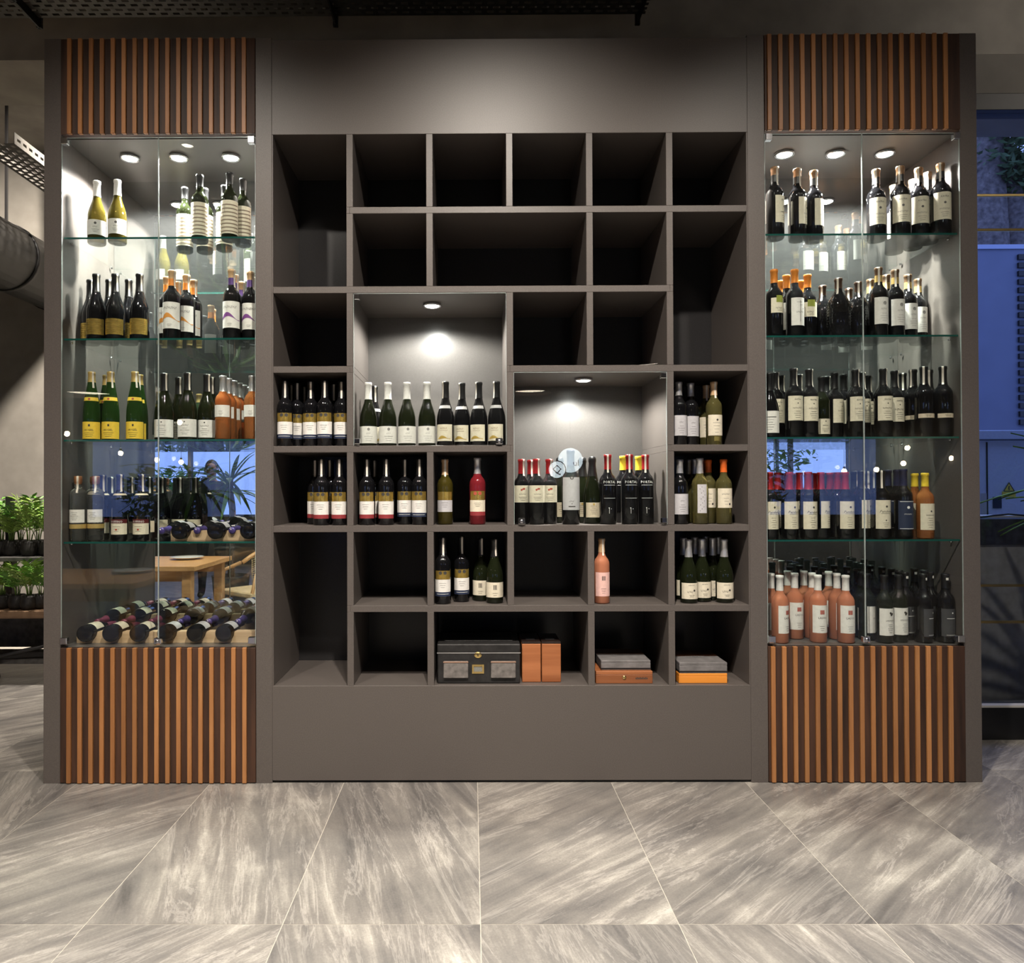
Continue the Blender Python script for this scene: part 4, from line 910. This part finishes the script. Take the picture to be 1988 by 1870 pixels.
x = PX(1958, eY, 940); z = PZ(950, eY, 1958); q = .052
wsn = MB().box(-q, q, -.003, 0, -q * 1.15, -q * .35).add([(-q * .8, -.0032, -q * .3), (q * .8, -.0032, -q * .3), (0, -.0032, q)], [(0, 1, 2)]).obj('warning_sign', mat('warning_yellow', (.85, .72, .10), .5), eb)
wsn.location = Vector((x, eY - .0012, z)) - eb.location
MB().add([(-.004, 0, .024), (.007, 0, .026), (.001, 0, .004), (.008, 0, .004), (-.004, 0, -.018), (-.001, 0, -.003), (-.008, 0, -.003)], [(0, 1, 2), (0, 2, 6), (6, 2, 3, 5), (5, 3, 4)]).obj('lightning_bolt', INK, wsn).location = (0, -.0038, 0)
t3 = MB()
for (ax, az, bx1, bz1) in ((-.8, -.3, .8, -.3), (.8, -.3, 0, 1), (0, 1, -.8, -.3)):
    dv = Vector((bx1 - ax, 0, bz1 - az)).normalized(); nv = Vector((-dv.z, 0, dv.x)) * .0035
    A = Vector((ax * q, 0, az * q)); B_ = Vector((bx1 * q, 0, bz1 * q)); t3.add([A - nv, B_ - nv, B_ + nv, A + nv], [(0, 1, 2, 3)])
t3.obj('triangle_border', INK, wsn).location = (0, -.0037, 0)
box('name_plate', PX(1927, eY, 975), PX(1944, eY, 975), eY - .004, eY - .0008, PZ(987, eY, 1935), PZ(965, eY, 1935), P_NAVY, eb)
box('vent_grille', PX(1904, eY, 975), PX(1915, eY, 975), eY - .004, eY - .0008, PZ(1000, eY, 1910), PZ(958, eY, 1910), mat('vent_grey', (.45, .47, .5), .6), eb)
hY = 5.2
hz = PZ(484, hY, 1945)
hb = thing('hoarding', 'blue site hoarding panel with a column of dark clips', 'fence', (6.0, hY, -.01))
box('hoarding_panel', 3.0, 9.5, hY, hY + .05, -.01, hz, mat('hoarding_blue', (.15, .17, .24), .7, noise=.06, nscale=3), hb)
box('top_rail', 3.0, 9.5, hY - .02, hY + .06, hz, hz + .05, mat('rail_blue', (.35, .40, .55), .6), hb)
xk = PX(1984, hY, 650)
cme = MB().box(-.05, .05, -.03, 0, -.03, .03).mesh('hoarding_clip', BLACK)
for k in range(21):
    c = put('hoarding_clip', cme, hb); c.location = Vector((xk, hY - .001, PZ(500 + 16 * k, hY, 1984))) - hb.location
BARK = mat('bark', (.13, .11, .10), .9, noise=.5, nscale=18, bump=1.0)
LEAFD = mat('pine_needles', (.045, .085, .030), .7, noise=.4, nscale=9); LEAFG = mat('leaf_green', (.10, .24, .035), .5, noise=.35, nscale=40); LEAFY = mat('leaf_lime', (.30, .42, .06), .5, noise=.3, nscale=40)
LEAFP = mat('palm_frond_green', (.20, .30, .06), .45, noise=.4, nscale=30)
def leaf_cloud(mb, c, rad, n, size, rnd, squash=1.0):
    for _ in range(n):
        while True:
            p = Vector((rnd.uniform(-1, 1), rnd.uniform(-1, 1), rnd.uniform(-1, 1)))
            if p.length < 1: break
        p = Vector((p.x * rad, p.y * rad, p.z * rad * squash)) + Vector(c)
        d = Vector((rnd.gauss(0, 1), rnd.gauss(0, 1), rnd.gauss(0, .6))).normalized(); u = d.cross(Vector((rnd.gauss(0, 1), rnd.gauss(0, 1), rnd.gauss(0, 1)))).normalized()
        s = size * rnd.uniform(.6, 1.3)
        mb.add([p - d * s, p + u * s * .3, p + d * s, p - u * s * .3], [(0, 1, 2, 3)])
def tree(name, label, x, y, trunk, clouds, seed, fol=LEAFD, size=.075):
    rnd = random.Random(seed); t = thing(name, label, 'tree', (x, y, -.01), 'trees outside')
    tb = MB()
    for pts, r in trunk: tb.tube([(a - x, b - y, c) for a, b, c in pts], r, 10)
    tb.obj('trunk', BARK, t)
    fb = MB()
    for c, r, n in clouds: leaf_cloud(fb, (c[0] - x, c[1] - y, c[2]), r, n, size, rnd, .7)
    fb.obj('foliage', fol, t)
ty = 7.0
def tp(px, py, y=ty): return tuple(at(px, py, y))
tree('pine_tree', 'forked pine with rough trunk behind the blue hoarding', tp(1915, 938)[0], ty,
     [([(tp(1918, 938)[0], ty, 0), tp(1918, 500), tp(1914, 300), tp(1905, 200)], [.30, .27, .22, .2]), ([tp(1975, 800), tp(1976, 470), tp(1960, 350), tp(1938, 250), tp(1930, 150)], [.3, .27, .14, .1, .06]), ([tp(1985, 520), tp(1998, 380), tp(2030, 250)], [.2, .16, .1])],
     [(tp(1968, 310), .7, 1100), (tp(1988, 250), .8, 1100), (tp(1955, 235), .5, 600), (tp(2040, 330), 1.0, 1300), (tp(1975, 345), .5, 700)], 3)
for k, (px, py, y, r) in enumerate(((2060, 700, 12.5, 2.4),)):
    tree('broadleaf_tree', ['round leafy tree farther behind the pine', 'second round leafy tree partly behind the window frame'][k], tp(px, 938, y)[0], y, [([(tp(px, 938, y)[0], y, 0), tp(px, 700, y)], [.2, .15])], [(tp(px, 560, y), r, 1500)], 20 + k, LEAFD, .2)

# ------------------------------------------------------------------ ceiling things: cable trays, duct
TRAYM = mat('galvanised_tray', (.085, .08, .072), .45, .5, noise=.15, nscale=30)
def tray(name, label, along, a0, a1, c, z, wd, hgt, brackets, group):
    """perforated tray: slotted bottom strips and two slotted sides, built bar by bar"""
    t = thing(name, label, 'cable tray', ((a0 + a1) / 2, c, z) if along == 'x' else (c, (a0 + a1) / 2, z), group)
    def bxs(mb, u0, u1, v0, v1, z0, z1):
        if along == 'x': mb.box(u0, u1, v0, v1, z0, z1)
        else: mb.box(v0, v1, u0, u1, z0, z1)
    Ln = (a1 - a0) / 2; step = .06; slot = .034
    for nm, rows in (('perforated_bottom', 5),):
        mb = MB(); strip = wd / (2 * rows + 1)
        for k in range(rows + 1): bxs(mb, -Ln, Ln, -wd / 2 + 2 * k * strip, -wd / 2 + (2 * k + 1) * strip, 0, .002)
        n = int(2 * Ln / step)
        for k in range(rows):
            for i in range(n): 
                u = -Ln + (i + (.5 if k % 2 else 0)) * step
                bxs(mb, u, u + step - slot, -wd / 2 + (2 * k + 1) * strip, -wd / 2 + (2 * k + 2) * strip, 0, .002)
        o = mb.obj(nm, TRAYM, t)
    for sd in (-1, 1):
        mb = MB(); v0 = sd * wd / 2 - .001; v1 = sd * wd / 2 + .001
        bxs(mb, -Ln, Ln, v0, v1, 0, hgt * .38); bxs(mb, -Ln, Ln, v0, v1, hgt * .62, hgt)
        n = int(2 * Ln / step)
        for i in range(n): bxs(mb, -Ln + i * step, -Ln + i * step + step - slot, v0, v1, hgt * .38, hgt * .62)
        mb.obj('tray_side', TRAYM, t)
    for u in brackets:
        mb = MB(); u -= (a0 + a1) / 2
        bxs(mb, u - .004, u + .004, -wd / 2 - .02, wd / 2 + .02, -.045, -.0005); bxs(mb, u - .012, u + .012, -wd / 2 - .022, -wd / 2 - .006, -.045, CEIL_Z - z - .001)
        bxs(mb, u - .012, u + .012, wd / 2 + .006, wd / 2 + .022, -.045, CEIL_Z - z - .001)
        mb.obj('hanger', BLACK, t)
ztr = at(640, 31, .34).z
tray('cable_tray', 'long perforated cable tray hanging above the top of the shelf wall', 'x', -3.6, at(1268, 15, .18).x, .25, ztr, .18, .07, [at(40, 40, .2).x, at(640, 40, .2).x, at(1252, 40, .2).x], 'cable trays')
tray('cable_tray', 'perforated cable tray running away above the plant trolley', 'y', 1.1, 2.8, -2.88, 3.42, .24, .07, [2.2], 'cable trays')
dk = thing('air_duct', 'thick black round air duct under the ceiling above the plant trolley', 'duct', (-3.45, -.6, 3.05))
mbd = MB().lathe([(.0001, -3.4), (.245, -3.4), (.245, 3.44), (.0001, 3.44)], 28, axis=1); mbd.obj('duct_tube', mat('black_duct', (.018, .017, .016), .5, noise=.3, nscale=8), dk)
for yy in (-3.0, -1.5, 0, 1.5, 2.7, 3.3):
    r = MB().lathe([(.2455, -.02), (.253, -.02), (.253, .02), (.2455, .02)], 28, axis=1).obj('duct_collar', BLACK, dk); r.location = (0, yy, 0)
for yy in (-3.0, 0, 2.7):
    MB().box(-.008, .008, yy - .008, yy + .008, .2535, CEIL_Z - 3.05 - .001).obj('hanger_rod', BLACK, dk)

# ------------------------------------------------------------------ plant trolley
tY = 1.62
wheel = at(5, 1305, tY + .1)
tzl = PZ(1187, tY, 40); tzu = PZ(1086, tY, 40)
tx0, tx1 = -4.3, -2.62
tr = thing('plant_trolley', 'two-tier industrial trolley with timber shelf holding small palms', 'trolley', ((tx0 + tx1) / 2, tY + .25, 0))
IRON = mat('grey_iron', (.10, .095, .09), .5, .4, noise=.3, nscale=25)
PLANK = wood_mat('weathered_plank', (.16, .09, .05), (.34, .21, .12), .6, axis=0)
box('lower_shelf', tx0, tx1, tY, tY + .5, tzl - .05, tzl, PLANK, tr, .004)
box('upper_shelf', tx0, tx1 - .02, tY + .14, tY + .46, tzu - .03, tzu, IRON, tr, .003)
for xx in (-3.27, -2.70, -4.2):
    box('post', xx - .03, xx + .03, tY + .22, tY + .28, tzl, tzu - .03, IRON, tr)
    w1 = MB().box(-.028, .028, -.03, .03, .10, tzl - .05).obj('leg', IRON, tr); w1.location = Vector((xx, tY + .06, 0)) - tr.location
    wh = MB().lathe([(.0001, -.018), (.045, -.018), (.05, -.008), (.05, .008), (.045, .018), (.0001, .018)], 18, axis=1).obj('wheel', BLACK, tr); wh.location = Vector((xx, tY + .06, .05)) - tr.location
    MB().box(-.022, .022, -.024, .024, .05, .101).obj('castor_fork', IRON, tr).location = Vector((xx, tY + .06, 0)) - tr.location
MB().tube([(-4.2 + .03, 0, .32), (-3.3, 0, .17), (-2.70 - .03, 0, .30)], .014, 8).obj('brace', BLACK, tr).location = Vector((0, tY + .06, 0)) - tr.location
box('kick_panel', tx0 + .05, -2.86, tY + .44, tY + .46, .17, tzl - .051, IRON, tr)
box('bottom_tray', tx0 + .05, tx1 + .0, tY + .1, tY + .42, .125, .16, IRON, tr, .003)
gp = MB().add([(-2.90, 0, tzl - .052), (-2.72, 0, tzl - .052), (-2.72, 0, tzl - .30), (-2.90, .03, tzl - .052), (-2.72, .03, tzl - .052), (-2.72, .03, tzl - .30)], [(0, 2, 1), (3, 4, 5), (0, 3, 5, 2), (1, 2, 5, 4), (0, 1, 4, 3)]).obj('gusset', IRON, tr); gp.location = Vector((0, tY + .02, 0)) - tr.location
box('end_board', -3.34, -3.29, tY + .30, tY + .335, tzu + .001, tzu + .42, BLACK, tr, .003)
POT = mat('black_grow_bag', (.02, .018, .016), .55, noise=.5, nscale=40, bump=.4); SOIL = mat('soil', (.035, .022, .014), .95, noise=.4, nscale=80)
def palm(name, label, x, y, z, h, seed, group, pot_h=.11, nfr=7, leafm=None, blade=.085, wid=.015):
    rnd = random.Random(seed); t = thing(name, label, 'plant', (x, y, z), group)
    R = .058
    MB().lathe([(.0001, .001), (R * .78, .001), (R * .95, .02), (R * 1.04, pot_h * .5), (R * .92, pot_h * .85), (R * .84, pot_h), (R * .76, pot_h * .97), (R * .74, pot_h * .90)], 16).obj('pot', POT, t)
    MB().lathe([(.0001, pot_h * .905), (R * .75, pot_h * .905)], 14).obj('soil', SOIL, t)
    st = MB(); lf = MB()
    for k in range(nfr):
        a = 2 * PI * k / nfr + rnd.uniform(-.3, .3); ln = h * rnd.uniform(.7, 1.05); lean = rnd.uniform(.25, .8)
        pts = []
        for i in range(7):
            u = i / 6; rr = lean * ln * .75 * u ** 1.7; zz = pot_h * .9 + ln * (u - .30 * lean * u * u)
            pts.append(Vector((rr * math.cos(a) + .012 * math.cos(a), rr * math.sin(a) + .012 * math.sin(a), zz)))
        st.tube(pts, [.0035, .003, .0028, .0024, .002, .0016, .001], 5)
        for i in range(2, 7):
            for sd in (-1, 1):
                for sub in (0, .5):
                    j = min(i, 5); p = pts[j].lerp(pts[j + 1], sub) if i < 6 else pts[6]
                    tg = (pts[min(j + 1, 6)] - pts[j]).normalized(); side = tg.cross(Vector((0, 0, 1))).normalized() * sd
                    d = (side * .85 + tg * .75 + Vector((0, 0, rnd.uniform(-.35, .1)))).normalized(); L_ = blade * rnd.uniform(.8, 1.25); n_ = d.cross(tg).normalized(); w_ = n_.cross(d) * wid / 2
                    lf.add([p, p + d * L_ * .4 + w_, p + d * L_ + Vector((0, 0, -.012)), p + d * L_ * .4 - w_], [(0, 1, 2, 3)])
    leafm = leafm or [LEAFG, LEAFP][seed % 2]
    st.obj('stems', mat('stem_green', (.14, .22, .05), .6), t); lf.obj('fronds', leafm, t)
    return t
for k, (px, yy, h) in enumerate(((2, .30, .30), (22, .27, .26), (40, .33, .37), (57, .25, .33), (74, .31, .36), (93, .27, .3))):
    x = at(px, 1085, tY + yy).x; palm('potted_palm', 'feathery small potted palm on the trolley upper shelf, ' + ['sixth', 'fifth', 'fourth', 'third', 'second', 'nearest'][k] + ' from the shelf wall', x, tY + yy, tzu, h, 30 + k, 'palms on the upper trolley shelf')
for k, (px, yy, h) in enumerate(((34, .10, .24), (57, .08, .26), (80, .12, .24), (5, .12, .22))):
    x = at(px, 1178, tY + yy).x; palm('potted_palm', 'small potted palm on the timber lower trolley shelf, ' + ['third', 'second', 'nearest', 'fourth'][k] + ' from the shelf wall', x, tY + yy, tzl, h, 40 + k, 'palms on the lower trolley shelf', .10)
# big leafy plant by the window
def yucca(name, label, x, y, seed, n, zt, ln, group=None):
    rnd = random.Random(seed); t = thing(name, label, 'plant', (x, y, 0), group)
    MB().lathe([(.0001, .001), (.15, .001), (.17, .02), (.20, .36), (.205, .38), (.185, .38), (.18, .33), (.0001, .33)], 24).obj('planter', mat('charcoal_planter', (.03, .03, .032), .6), t)
    MB().tube([(0, 0, .33), (.02, .01, zt * .6), (0, 0, zt)], [.035, .03, .025], 10).obj('trunk', BARK, t)
    for k in range(n):
        lf = MB(); a = 2 * PI * k * .382; el = rnd.uniform(-.35, 1.2); L_ = ln * rnd.uniform(.75, 1.1)
        d = Vector((math.cos(a) * math.cos(el), math.sin(a) * math.cos(el), math.sin(el))); sdv = d.cross(Vector((0, 0, 1))).normalized()
        b0 = Vector((0, 0, zt - .02 * (k % 9)))
        vs = []; m_ = 8
        for i in range(m_ + 1):
            u = i / m_; p = b0 + d * L_ * u + Vector((0, 0, -.30 * L_ * u * u)); wv = .024 * math.sin(PI * min(1, .15 + .85 * u)) ** .8 * (1 if u < .98 else .1)
            vs += [p - sdv * wv + Vector((0, 0, .006)), p, p + sdv * wv + Vector((0, 0, .006))]
        fs = []
        for i in range(m_): fs += [(3 * i, 3 * i + 1, 3 * i + 4, 3 * i + 3), (3 * i + 1, 3 * i + 2, 3 * i + 5, 3 * i + 4)]
        lf.add(vs, fs, 0, True).obj('leaf', LEAFG, t)
    return t
yucca('yucca_plant', 'tall yucca in charcoal planter in front of the window', 3.02, .18, 5, 34, 1.33, .55)

# ------------------------------------------------------------------ the room behind the camera (seen in mirror and glass)
FW = -8.6
WZ = 2.15
struct(box('wall_front_sill', -7.2, 7.2, FW - .15, FW, 0, .85, BEIGE)); struct(box('wall_front_head', -7.2, 7.2, FW - .15, FW, WZ, CEIL_Z, BEIGE))
for i, (a, b) in enumerate(((-7.2, -6.3), (-2.4, 3.6), (6.7, 7.2))): struct(box('wall_front_pier', a, b, FW - .15, FW, .85, WZ, BEIGE))
for k, (a, b) in enumerate(((-6.3, -2.4), (3.6, 6.7))):
    wi = struct(put2('window_%d' % (k + 2), ((a + b) / 2, FW - .07, .85)), 'wide window in the wall opposite the shelves')
    n = 3; sw = (b - a) / n
    for i in range(n):
        box('pane', a + i * sw + .03, a + (i + 1) * sw - .03, FW - .08, FW - .07, .88, WZ - .03, WINGL, wi)
    for i in range(n + 1): box('mullion', a + i * sw - .03, a + i * sw + .03, FW - .12, FW - .02, .85, WZ, DKF, wi)
    for z in (.85, WZ - .03): box('rail', a + .03, b - .03, FW - .12, FW - .02, z, z + .03, DKF, wi)
struct(box('ground_terrace', -16, 16, -24, FW - .16, -.06, -.01, mat('terrace_paving', (.10, .10, .10), .9, noise=.2, nscale=8)))
def shrub(name, label, x, y, z, r, n, m_, seed, size):
    t = thing(name, label, 'bush', (x, y, -.01), 'bushes on the terrace'); rnd = random.Random(seed)
    MB().tube([(0, 0, 0), (.02, 0, z * .6), (0, 0, z)], [.05, .04, .03], 8).obj('stem', BARK, t)
    f = MB(); leaf_cloud(f, (0, 0, z), r, n, size, rnd, .8); f.obj('foliage', m_, t)
for k, (x, y, z, r) in enumerate(((-3.3, -10.3, 1.6, .8), (-6.5, -12, 1.2, .9), (5.0, -10.0, 1.3, .7), (6.4, -11, 2.4, 1.0), (3.9, -11.5, 1.8, 1.0))):  # some of these bushes are added to break up the blue window reflection
    shrub('terrace_bush', ['lime-leaved bush on the terrace beyond the oak table', 'dark bush on the terrace at the far window end', 'lime-leaved bush low under the wide window', 'tall dark bush at the terrace corner', 'round bush on the terrace beside the pier'][k], x, y, z, r, 700, LEAFY if k in (0, 2) else LEAFG, 60 + k, .11)
# table with plates and a cane chair
TX, TYc = -2.55, -1.55
tb = thing('dining_table', 'square honey oak dining table with solid legs', 'table', (TX, TYc, 0))
box('table_top', TX - .5, TX + .5, TYc - .42, TYc + .42, .715, .752, TABLEW, tb, .004)
for sx in (-1, 1):
    for s2 in (-1, 1): box('leg', TX + sx * .42 - .035, TX + sx * .42 + .035, TYc + s2 * .34 - .035, TYc + s2 * .34 + .035, 0, .7145, TABLEW, tb, .003)
box('apron', TX - .42, TX + .42, TYc - .34, TYc - .32, .63, .7145, TABLEW, tb); box('apron', TX - .42, TX + .42, TYc + .32, TYc + .34, .63, .7145, TABLEW, tb)
for k, (dx, dy) in enumerate(((-.25, .12), (.22, -.15))):
    p = MB().lathe([(.0001, .002), (.08, .002), (.085, .006), (.13, .018), (.132, .021), (.085, .011), (.0001, .009)], 28).obj('dinner_plate', mat('white_china', (.75, .74, .72), .2)); p.location = (TX + dx, TYc + dy, .7525)
    tag(p, 'white china plate laid on the oak table, ' + ('shelf-side' if k == 0 else 'chair-side'), 'plate', 'plates on the oak table')
CANE = mat('woven_cane', (.55, .42, .24), .6, noise=.35, nscale=160); ASH = wood_mat('bent_ash', (.45, .24, .10), (.62, .37, .17), .4)
ch = thing('cane_chair', 'bentwood armchair with woven cane back at the oak table', 'chair', (-1.85, -2.05, 0))
MB().box(-.24, .24, -.23, .23, .42, .465).obj('seat', CANE, ch, None, .01)
for sx in (-1, 1):
    MB().tube([(sx * .22, .21, 0), (sx * .22, .21, .43), (sx * .25, .18, .62), (sx * .27, 0, .67)], .018, 8).obj('front_leg', ASH, ch)
    MB().tube([(sx * .22, -.28, 0), (sx * .21, -.21, .43), (sx * .22, -.27, .84)], .018, 8).obj('rear_leg', ASH, ch)
pts = [(.27 * math.cos(a), -.02 - .27 * math.sin(a), .67 + .17 * math.sin(a)) for a in [PI * i / 12 for i in range(13)]]
MB().tube(pts, .019, 8).obj('top_rail', ASH, ch)
bk = MB(); vs = []; na, nz = 22, 12
grid = [[(.255 * math.cos(PI * (.1 + .8 * i / na)), -.02 - .255 * math.sin(PI * (.1 + .8 * i / na)), .48 + (.17 + .16 * math.sin(PI * (.1 + .8 * i / na))) * j / nz) for i in range(na + 1)] for j in range(nz + 1)]
for row in grid: bk.tube(row, .0022, 4)
for i in range(na + 1): bk.tube([grid[j][i] for j in (0, 6, nz)], .0022, 4)
bk.obj('cane_back', CANE, ch)['kind'] = 'stuff'
ch.rotation_euler = (0, 0, D(40))
yucca('yucca_plant', 'tall yucca in charcoal planter behind the cane chair', -2.65, -3.75, 9, 36, 1.45, .7)
# pendant lamps
DOME = mat('bronze_dome', (.05, .035, .028), .4, .6)
def pendant(x, y, z, label, power, r=.20):
    t = thing('pendant_lamp', label, 'lamp', (x, y, z), 'dome pendant lamps')
    MB().lathe([(r * .98, 0), (r, .004), (r * .9, .09), (r * .62, .16), (r * .2, .195), (.03, .20), (.03, .25), (.0001, .25)], 32).obj('shade', DOME, t)
    MB().lathe([(.0001, .03), (r * .82, .03)], 28).obj('diffuser', mat('warm_diffuser', (1, 1, 1), .4, emit=(1, .86, .66), emit_s=14), t)
    MB().tube([(0, 0, .25), (0, 0, CEIL_Z - z - .03)], .004, 6).obj('cord', BLACK, t)
    MB().lathe([(.0001, CEIL_Z - z - .032), (.05, CEIL_Z - z - .032), (.05, CEIL_Z - z - .001)], 20).obj('ceiling_rose', BLACK, t)
    light('SPOT', 'pendant_light', (x, y, z + .02), power, (1, .86, .68), .12, (x, y, z - 1), 150, .5)
pendant(.56, -3.55, 2.22, 'bronze dome pendant lamp hanging in front of the showcases', 15)
pendant(-2.55, -1.55, 1.95, 'bronze dome pendant lamp above the oak dining table', 25)
BULB = mat('bulb_glow', (1, 1, 1), .3, emit=(1, .80, .52), emit_s=60)
for k, (px, py, zd) in enumerate(((127, 842, 10.6), (347, 820, 10.9), (303, 893, 11.6), (232, 880, 11.4), (1700, 912, 11.2), (1752, 900, 11.4), (1760, 870, 11.6), (1846, 890, 10.9))):
    d = ray(px, py); Yp = -(zd - CAM_D); p = Vector((d.x * zd, Yp, CAM_Z + d.z * zd))
    t = thing('bulb_pendant', 'bare globe bulb hanging on a thin cord far from the shelves', 'lamp', p, 'bare bulb pendants')
    MB().lathe([(.0001, -.04), (.02, -.035), (.037, -.012), (.037, .012), (.02, .038)], 16).obj('bulb', BULB, t)
    MB().lathe([(.02, .038), (.018, .075), (.0001, .078)], 12).obj('socket', BRASS, t)
    MB().tube([(0, 0, .078), (0, 0, CEIL_Z - p.z - .001)], .003, 6).obj('cord', BLACK, t)
# illuminated round sign hung in the window behind, read from its back
sg = thing('round_sign', 'pair of lit round white signs hanging from the ceiling', 'sign', (0, 0, 0))
SIGN = mat('sign_glow', (1, 1, 1), .4, emit=(.80, .93, 1.0), emit_s=9); SINK = mat('sign_ink', (.02, .03, .06), .6)
for k, (px, py, rpx, txt) in enumerate(((1107, 894, 24, 'ul'), (1081, 912, 16, 'Q'))):
    zd = 9.6 - .25 * k; d = ray(px, py); p = Vector((d.x * zd, -(zd - CAM_D), CAM_Z + d.z * zd)); r = rpx / F_PX * zd
    s = MB().lathe([(.0001, -.02), (r, -.02), (r, .02), (.0001, .02)], 36, axis=1).obj('sign_disc', SIGN, sg); s.location = p
    MB().lathe([(r + .0005, -.024), (r + .012, -.024), (r + .012, .024), (r + .0005, .024)], 36, axis=1).obj('sign_rim', SINK, s)
    tv, tf = text_geo(txt); h = r * (1.5 if k else .7); mbt = MB()
    mbt.add([(x * h + (r * .45 if k == 0 else 0), .022, y * h - r * .45) for x, y, z in tv], [f[::-1] for f in tf]); mbt.obj('sign_lettering', SINK, s)
    MB().tube([(0, 0, r + .012), (0, 0, CEIL_Z - p.z - .001)], .004, 6).obj('cord', BLACK, s)
# ceiling downlight fittings with their lamps
for k, (x, y, aim, pw, cone) in enumerate(DOWN):
    t = thing('ceiling_spot', 'round black ceiling spot lamp out of view, placed for its light', 'lamp', (x, y, CEIL_Z), 'black ceiling spots')
    MB().lathe([(.055, -.0005), (.06, -.09), (.052, -.09), (.048, -.07)], 20).obj('housing', BLACK, t)
    MB().lathe([(.0001, -.072), (.047, -.072)], 20).obj('lens', mat('spot_glow', (1, 1, 1), .3, emit=(1, .92, .80), emit_s=25), t)
    light('SPOT', 'ceiling_spot_light', (x, y, CEIL_Z - .10), pw, (1, .91, .80), .05, aim, cone, .9)
# ------------------------------------------------------------------ the person standing behind, seen in the mirror
def person(x, y, rz):
    H = 1.68
    root = put2('person', (x, y, 0)); tag(root, 'person in dark shirt and trousers standing behind the camera, reflected', 'person'); root.rotation_euler = (0, 0, rz)
    V, E_, Rr = [], [], []
    def chain(pts, start=None):
        prev = start
        for p, r in pts:
            V.append(p); Rr.append(r); i = len(V) - 1
            if prev is not None: E_.append((prev, i))
            prev = i
        return prev
    pel = chain([((0, 0, .92), (.155, .11))])
    chest = chain([((0, -.005, 1.05), (.135, .10)), ((0, -.01, 1.20), (.155, .115)), ((0, -.005, 1.34), (.15, .10))], pel)
    neck = chain([((0, .0, 1.42), (.065, .06)), ((0, .012, 1.475), (.052, .055))], chest)
    chain([((0, .02, 1.535), (.068, .085)), ((0, .012, 1.60), (.075, .095)), ((0, .0, 1.655), (.058, .07))], neck)
    for s in (-1, 1):
        a = chain([((s * .175, -.005, 1.375), (.062, .062)), ((s * .225, -.01, 1.22), (.048, .05)), ((s * .25, -.005, 1.07), (.040, .042)), ((s * .255, .045, .93), (.034, .036)), ((s * .255, .085, .83), (.024, .030))], chest)
        hnd = chain([((s * .255, .10, .775), (.018, .040))], a)
        for q, (oy, ln) in enumerate(((-.030, .062), (-.010, .075), (.010, .078), (.029, .068))):
            chain([((s * .255, .10 + oy, .735), (.0085, .0085)), ((s * .250, .108 + oy, .735 - ln * .5), (.0082, .0082)), ((s * .240, .118 + oy, .735 - ln), (.007, .007))], hnd)
        chain([((s * .245, .14, .765), (.010, .010)), ((s * .235, .155, .73), (.009, .009)), ((s * .228, .158, .705), (.0075, .0075))], hnd)
        lg = chain([((s * .09, 0, .86), (.095, .10)), ((s * .10, .01, .68), (.080, .085)), ((s * .105, .015, .48), (.058, .062)), ((s * .11, -.01, .30), (.055, .060)), ((s * .115, -.015, .10), (.040, .045)), ((s * .118, .02, .045), (.042, .045)), ((s * .125, .13, .035), (.042, .032))], pel)
    me = bpy.data.meshes.new('body'); me.from_pydata(V, E_, [])
    o = put('body', me, root)
    sk = o.modifiers.new('skin', 'SKIN'); sk.use_smooth_shade = True
    lay = me.skin_vertices[0] if me.skin_vertices else None
    if lay is None:
        bm = bmesh.new(); bm.from_mesh(me); bm.verts.layers.skin.verify(); bm.to_mesh(me); bm.free(); lay = me.skin_vertices[0]
    for i, r in enumerate(Rr): lay.data[i].radius = r
    lay.data[0].use_root = True
    sb = o.modifiers.new('sub', 'SUBSURF'); sb.levels = 2; sb.render_levels = 2
    bpy.context.view_layer.update()
    em = bpy.data.meshes.new_from_object(o.evaluated_get(bpy.context.evaluated_depsgraph_get()))
    o.modifiers.clear(); o.data = em
    em.materials.clear()
    for q in (mat('dark_shirt', (.035, .034, .036), .8, noise=.15, nscale=60), mat('dark_trousers', (.02, .021, .026), .8), mat('skin', (.55, .32, .23), .5), mat('black_shoes', (.012, .011, .010), .4)): em.materials.append(q)
    for p in em.polygons:
        c = p.center; z = c.z; arm = abs(c.x) > .20
        p.material_index = 2 if z > 1.43 or (arm and z < 1.05 and z > .6) else (3 if z < .075 else (1 if z < .93 and not arm else 0)); p.use_smooth = True
    hair = MB(); pr = []
    for j in range(7):
        el = PI / 2 * j / 6; pr.append((.083 * math.cos(el) + .0001, .11 * math.sin(el)))
    hair.lathe(pr, 20); h = hair.obj('hair', mat('brown_hair', (.05, .03, .02), .6), root); h.location = (0, -.018, 1.588); h.scale = (1, 1.2, 1)
    for s in (-1, 1):
        e = MB().lathe([(.0001, -.010), (.007, -.007), (.010, 0), (.007, .007), (.0001, .010)], 10).obj('eye', mat('eye_white', (.8, .78, .75), .3), root); e.location = (s * .03, .100, 1.575); e.scale = (1.1, .6, .7)
        er = MB().lathe([(.0001, -.03), (.012, -.02), (.015, .005), (.009, .028), (.0001, .03)], 10).obj('ear', MATS['skin'], root); er.location = (s * .078, -.005, 1.565); er.scale = (.6, 1.2, 1)
    MB().add([(0, .012, .03), (-.014, 0, -.012), (.014, 0, -.012), (0, .03, -.008), (0, 0, .035)], [(4, 1, 3), (4, 3, 2), (1, 2, 3)], 0, True).obj('nose', MATS['skin'], root).location = (0, .098, 1.55)
    MB().box(-.022, .022, -.003, .003, -.005, .005).obj('mouth', mat('lips', (.40, .15, .13), .5), root).location = (0, .096, 1.512)
person(-3.22, -4.75, D(-12))
